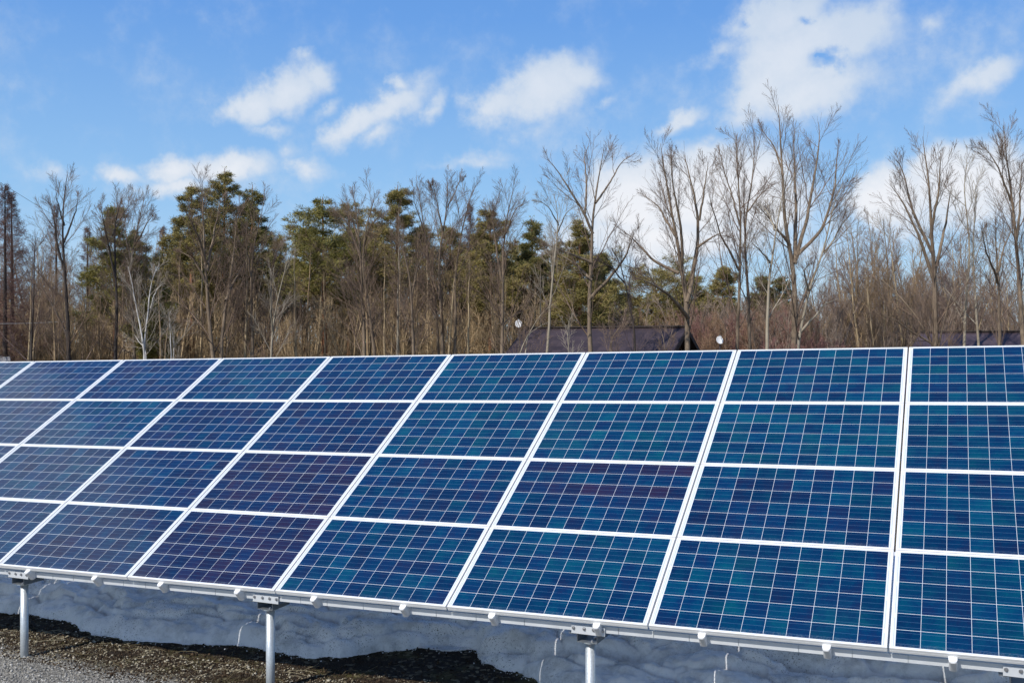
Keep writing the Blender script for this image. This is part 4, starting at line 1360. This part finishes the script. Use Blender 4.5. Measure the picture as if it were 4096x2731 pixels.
def make_shrub(name, label, group, x, ytop, d, wpx, tw, seed):
    rng = np.random.default_rng(seed)
    b = at(x, 1365.5, d)
    b[2] = float(ground_z(b[0], b[1]))
    H = at(x, ytop, d)[2] - b[2]
    wd = wpx / FPX * d * .5
    n = 12
    K = 9
    s = np.linspace(0, 1, K)
    a = rng.uniform(0, 2 * PI, n)
    q = rng.uniform(.1, 1, n) ** .5
    hh = H * rng.uniform(.75, 1.02, n) * (1 - .2 * q)
    P = np.zeros((n, K, 3))
    P[:, :, 0] = (np.cos(a) * q * wd)[:, None] * s ** 1.3
    P[:, :, 1] = (np.sin(a) * q * wd)[:, None] * s ** 1.3
    P[:, :, 2] = hh[:, None] * s - .05
    P[:, 1:] += np.cumsum(rng.normal(0, .02, (n, K - 1, 3)), 1)
    Rd = np.tile(stem_radii(K, .022, .006, False), (n, 1))
    root = thing(name, label, 'shrub', tuple(b), group)
    v, f = tubes(P, Rd, 4)
    arr_mesh('stems', v, f, tw, root)
    v, f = bare_crown(rng, list(P), list(Rd), limbs=9, subs=6, twigs=5, start=.3, reach=.28)
    arr_mesh('twigs', v, f, tw, root)


for i, (x, y, d, _) in enumerate(RED):
    make_shrub('bare_shrub', 'low red twigged shrub just behind the panels, near the tallest tree', 'red twigged shrubs', x, y, d, 130, T_RED, 500 + i)
for i, (x, y, d) in enumerate(RUST):
    make_shrub('bare_shrub', 'rusty brown bare shrub in the thicket beyond the brown roof', 'rusty brown shrubs', x, y + 10, d, 150, T_RUST if i % 3 else T_RED, 520 + i)

# --- undergrowth and the far wood, each one mass
def mass(name, label, count, fx, fd, ftop, seed, tws, ks):
    rng = np.random.default_rng(seed)
    bits = []
    for i in range(count):
        x = fx(rng)
        d = fd(rng)
        b = at(x, 1365.5, d)
        b[2] = float(ground_z(b[0], b[1]))
        H = at(x, ftop(x, rng), d)[2] - b[2]
        tv, cv, _, _ = ks[int(rng.integers(0, len(ks)))]
        a = rng.uniform(0, 2 * PI)
        sc = H / tv[0][:, 2].max()
        rot = np.array([[math.cos(a), -math.sin(a), 0], [math.sin(a), math.cos(a), 0], [0, 0, 1]])
        for v, f in (tv, cv):
            bits.append((v @ rot.T * sc + b, f))
    v, f = join(bits)
    return tag(arr_mesh(name, v, f, tws), label, 'undergrowth', kind='stuff')


def small_kind(seed, ns, low=6):
    rng = np.random.default_rng(seed)
    K = 8
    stems, rads = [], []
    for i in range(ns):
        a = rng.uniform(0, 2 * PI)
        l = rng.uniform(.2, .9)
        stems.append(resample([(0, 0, -.05), (math.cos(a) * l * .4, math.sin(a) * l * .4, 1.6), (math.cos(a) * l, math.sin(a) * l, 3.2 * rng.uniform(.7, 1))], K) + np.cumsum(rng.normal(0, .02, (K, 3)), 0))
        rads.append(stem_radii(K, .026, .006, False))
    tv = tubes(np.stack(stems), np.stack(rads), 4)
    cv = bare_crown(rng, stems, rads, limbs=8, subs=5, twigs=4, start=.12, low=3)
    return tv, cv, None, None


SK = [small_kind(601, 4), small_kind(602, 5), small_kind(603, 3)]
B_UNDER = bark('undergrowth_twigs', (0.270, 0.194, 0.110), (0.603, 0.451, 0.272), .8)
B_UNDERR = bark('brown_undergrowth_twigs', (.17, .125, .098), (.40, .31, .245), .8)
B_FAR = bark('far_wood_twigs', (0.229, 0.160, 0.098), (0.458, 0.335, 0.208), .3)
mass('undergrowth', 'tangled brown undergrowth filling the woods behind the panels', 190, lambda r: r.uniform(-150, 2250), lambda r: r.uniform(46, 68), lambda x, r: r.uniform(1170, 1360), 701, B_UNDER, SK)
mass('undergrowth', 'tangled brown undergrowth beyond the roofs at right', 110, lambda r: r.uniform(2150, 4250), lambda r: r.uniform(44, 62), lambda x, r: r.uniform(1190, 1345), 702, B_UNDERR, SK)
mass('far_woods', 'brown mass of far bare woods closing the view', 90, lambda r: r.uniform(-200, 2300), lambda r: r.uniform(70, 98), lambda x, r: r.uniform(1000, 1180), 703, B_FAR, [KINDS[0], KINDS[1], KINDS[3]])
mass('far_woods', 'low far brown woods on the right side', 60, lambda r: r.uniform(2250, 4300), lambda r: r.uniform(66, 95), lambda x, r: r.uniform(1130, 1250) - (60 if x > 3250 else 0), 704, B_UNDERR, [KINDS[3], KINDS[4]])

# ---------------------------------------------------------------- houses, dishes, wires
def roof_mat(name, c0, c1, c2):
    k = mat(name)
    o = k.add('ShaderNodeTexCoord').outputs['Object']
    sp = k.add('ShaderNodeSeparateXYZ', ins={0: o})
    row = k.m('FRACT', k.m('MULTIPLY', sp.outputs[2], 7.5))
    ridx = k.m('FLOOR', k.m('MULTIPLY', sp.outputs[2], 7.5))
    bx = k.add('ShaderNodeCombineXYZ', ins={0: k.m('FLOOR', k.m('MULTIPLY', k.m('ADD', sp.outputs[0], k.m('MULTIPLY', ridx, .37)), 2.6)), 1: ridx})
    wn = k.add('ShaderNodeTexWhiteNoise', ins={0: bx.outputs[0]}).outputs[0]
    n = k.noise(o, 2.2, 5, .65)
    col = k.ramp(k.m('ADD', k.m('MULTIPLY', wn, .35), k.m('MULTIPLY', n, .65)), [(.25, c0), (.5, c1), (.75, c2)])
    k.put(k.b.inputs['Base Color'], col)
    k.b.inputs['Roughness'].default_value = .5
    bp = k.add('ShaderNodeBump', ins={'Strength': .8, 'Distance': .03, 'Height': row})
    k.put(k.b.inputs['Normal'], bp.outputs[0])
    return k.mat


M_ROOF = roof_mat('dark_brown_shingles', (0.021, 0.013, 0.017), (0.039, 0.026, 0.030), (0.056, 0.038, 0.042))
M_ROOF2 = roof_mat('purple_brown_shingles', (0.040, 0.027, 0.034), (0.062, 0.044, 0.052), (0.084, 0.061, 0.069))
M_ROOF3 = roof_mat('pale_grey_roofing', (.34, .34, .35), (.44, .44, .45), (.55, .55, .56))
M_WOOD = bark('brown_board_wall', (.05, .03, .02), (.11, .068, .045), 8)
M_TRIM = simple('dark_brown_fascia', (.035, .024, .022), .6)
M_GLASS = simple('dark_window_glass', (.02, .025, .03), .08)


def house(label, left, right, ridge_z, slope, half, roofmat, over=.6, eave_t=.16):
    """ridge from left to right (world x, y); gable ends; roof slopes down both ways"""
    l, r = np.array(left), np.array(right)
    L = np.linalg.norm(r - l)
    ux = (r - l) / L
    gz = float(ground_z(l[0], l[1]))
    root = thing('house', label, 'house', matrix=Matrix.Translation((l[0], l[1], gz)) @ Matrix.Rotation(math.atan2(ux[1], ux[0]), 4, 'Z'))
    H = ridge_z - gz
    dn = math.tan(slope)
    ez = H - half * dn
    for s in (-1, 1):
        m = MB()
        e = half + over
        m.v = [(-over, 0, H), (L + over, 0, H), (L + over, s * e, H - e * dn), (-over, s * e, H - e * dn)]
        m.v += [(x, y, z - eave_t) for x, y, z in m.v]
        m.f = [(0, 1, 2, 3), (4, 5, 6, 7), (0, 1, 5, 4), (1, 2, 6, 5), (2, 3, 7, 6), (3, 0, 4, 7)]
        if s == 1:
            m.v = [(x, y + (.003 if abs(y) < 1e-6 else 0), z) for x, y, z in m.v]
        m.build('roof_slope', roofmat, root)
    cap = MB()
    cap.box(-over, L + over, -.11, .11, H + .004, H + .05)
    cap.build('ridge_cap', M_TRIM, root)
    w = MB()
    a = half - .02
    pz = H - eave_t - .02
    qz = pz - a * dn
    w.v = [(0, -a, 0), (0, a, 0), (0, a, qz), (0, 0, pz), (0, -a, qz), (L, -a, 0), (L, a, 0), (L, a, qz), (L, 0, pz), (L, -a, qz)]
    w.f = [(0, 4, 3, 2, 1), (5, 6, 7, 8, 9), (0, 5, 9, 4), (1, 2, 7, 6)]
    w.build('wall', M_WOOD, root)
    for s in (-1, 1):
        b = MB()
        e = half + over
        for xx in (-over - .03, L + over + .005):
            k0 = len(b.v)
            b.v += [(xx, 0, H - .02), (xx, s * e, H - e * dn - .02), (xx, s * e, H - e * dn - .22), (xx, 0, H - .22), (xx + .025, 0, H - .02), (xx + .025, s * e, H - e * dn - .02), (xx + .025, s * e, H - e * dn - .22), (xx + .025, 0, H - .22)]
            b.f += [tuple(k0 + i for i in q) for q in ((0, 1, 2, 3), (7, 6, 5, 4), (0, 4, 5, 1), (1, 5, 6, 2), (2, 6, 7, 3))]
        b.build('barge_board', M_TRIM, root)
    for fx_ in (.25, .55, .8):
        b = MB()
        b.box(L * fx_ - .6, L * fx_ + .6, -a - .03, -a - .003, .9, 1.9)
        wf = b.build('window', M_TRIM, root)
        b = MB()
        b.box(L * fx_ - .52, L * fx_ + .52, -a - .036, -a - .031, .98, 1.82)
        b.build('pane', M_GLASS, wf)
    return root


pr = at(2690, 1307, 40)
pl = at(2150, 1315, 43)
house('low house with dark brown shingled roof among the bare trees', pl[:2], pr[:2], pr[2], math.radians(33), 3.2, M_ROOF)
pl = at(3745, 1338, 42)
pr = at(4500, 1318, 38)
house('house with purple brown roof behind the trees at the right edge', pl[:2], pr[:2], pl[2] + .1, math.radians(27), 3.8, M_ROOF2)
pl = at(-420, 1424, 44)
pr = at(14, 1428, 46)
house('hut with a pale grey roof at the left edge behind the panels', pl[:2], pr[:2], pl[2], math.radians(22), 1.6, M_ROOF3, over=.25)

M_DISH = simple('white_dish_paint', (.66, .66, .65), .45, 0, .03)


def dish(label, px, py, d, rad):
    c = at(px, py, d)
    gz = float(ground_z(c[0], c[1]))
    root = thing('satellite_dish', label, 'satellite dish', (c[0], c[1], gz), 'satellite dishes on poles')
    h = c[2] - gz
    rings = [(0, .0), (.35, .010), (.65, .035), (.88, .062), (1.0, .082)]
    v, n = [], 28
    tiltm = Matrix.Rotation(math.radians(212), 4, 'Z') @ Matrix.Rotation(math.radians(-58), 4, 'X')
    for side, dz in ((0, 0), (1, -.012)):
        for r_, z_ in rings:
            for i in range(n):
                a = 2 * PI * i / n
                v.append(Vector((r_ * rad * .78 * math.cos(a), r_ * rad * math.sin(a), z_ * rad * 3 + dz)))
    m = MB()
    m.v = [tuple(tiltm @ q + Vector((0, 0, h))) for q in v]
    nr = len(rings)
    for side in (0, 1):
        o = side * nr * n
        for k_ in range(nr - 1):
            for i in range(n):
                j = (i + 1) % n
                m.f.append((o + k_ * n + i, o + k_ * n + j, o + (k_ + 1) * n + j, o + (k_ + 1) * n + i))
    for i in range(n):
        j = (i + 1) % n
        m.f.append(((nr - 1) * n + i, (nr - 1) * n + j, (2 * nr - 1) * n + j, (2 * nr - 1) * n + i))
    m.build('reflector', M_DISH, root, smooth=True)
    m = MB()
    m.cyl((0, .06, -.1), .022, .022, h + .05, 'z', 12)
    m.build('pole', M_TRIM, root, smooth=True)
    arm0, arm1 = tiltm @ Vector((0, -rad * .9, .1)), tiltm @ Vector((0, -rad * .1, rad * 1.15))
    P = np.array([[arm0 + Vector((0, 0, h)), arm1 + Vector((0, 0, h))]])
    vv, f_ = tubes(P, np.array([[.012, .012]]), 8)
    arr_mesh('feed_arm', vv, f_, M_GALV, root)
    m = MB()
    q = arm1 + Vector((0, 0, h))
    m.cyl((q.x, q.y, q.z - .03), .03, .03, .07, 'z', 12)
    m.build('receiver', M_DISH, root)


dish('white dish above the left end of the brown roof', 2074, 1297, 36, .155)
dish('white dish right of the brown roof gable', 2878, 1362, 34, .145)

M_WIRE = simple('black_cable', (.03, .03, .033), .5)
M_WIREP = simple('pale_cable', (.5, .5, .5), .5)
M_POLE = simple('weathered_pole_concrete', (.33, .32, .30), .8)
pa = at(-900, 1365, 40)
pb = at(1010, 1365, 70)
poles = []
for p_, lab in ((pa, 'utility pole beyond the left edge of the photo'), (pb, 'utility pole hidden among the dark pines')):
    gz = float(ground_z(p_[0], p_[1]))
    root = thing('utility_pole', lab, 'utility pole', (p_[0], p_[1], gz), 'utility poles')
    m = MB()
    m.cyl((0, 0, -.3), .15, .10, 12.3 if p_ is pa else 5.5, 'z', 14)
    m.build('shaft', M_POLE, root, smooth=True)
    m = MB()
    m.box(-.9, .9, -.05, .05, (11.3 if p_ is pa else 4.7), (11.42 if p_ is pa else 4.82))
    m.build('crossarm', M_BEAM, root)
WIRES = [((-40, 705, 45), (190, 848, 55), (620, 1065, 68), 'thin black cable slanting down from the left edge into the woods', M_WIRE, .008),
         ((-40, 880, 45), (240, 985, 55), (620, 1110, 68), 'lower black cable slanting through the larches', M_WIRE, .008),
         ((-60, 1295, 43), (110, 1293, 44), (262, 1286, 44.5), 'pale level cable running to the trunk of the tall narrow tree', M_WIREP, .009)]
for a_, b_, c__, lab, mm, r_ in WIRES:
    pts = resample([at(*a_), at(*b_), at(*c__)], 24)
    v, f = tubes(pts[None], np.full((1, 24), r_), 6)
    tag(arr_mesh('cable', v, f, mm), lab, 'cable', 'overhead cables at left')
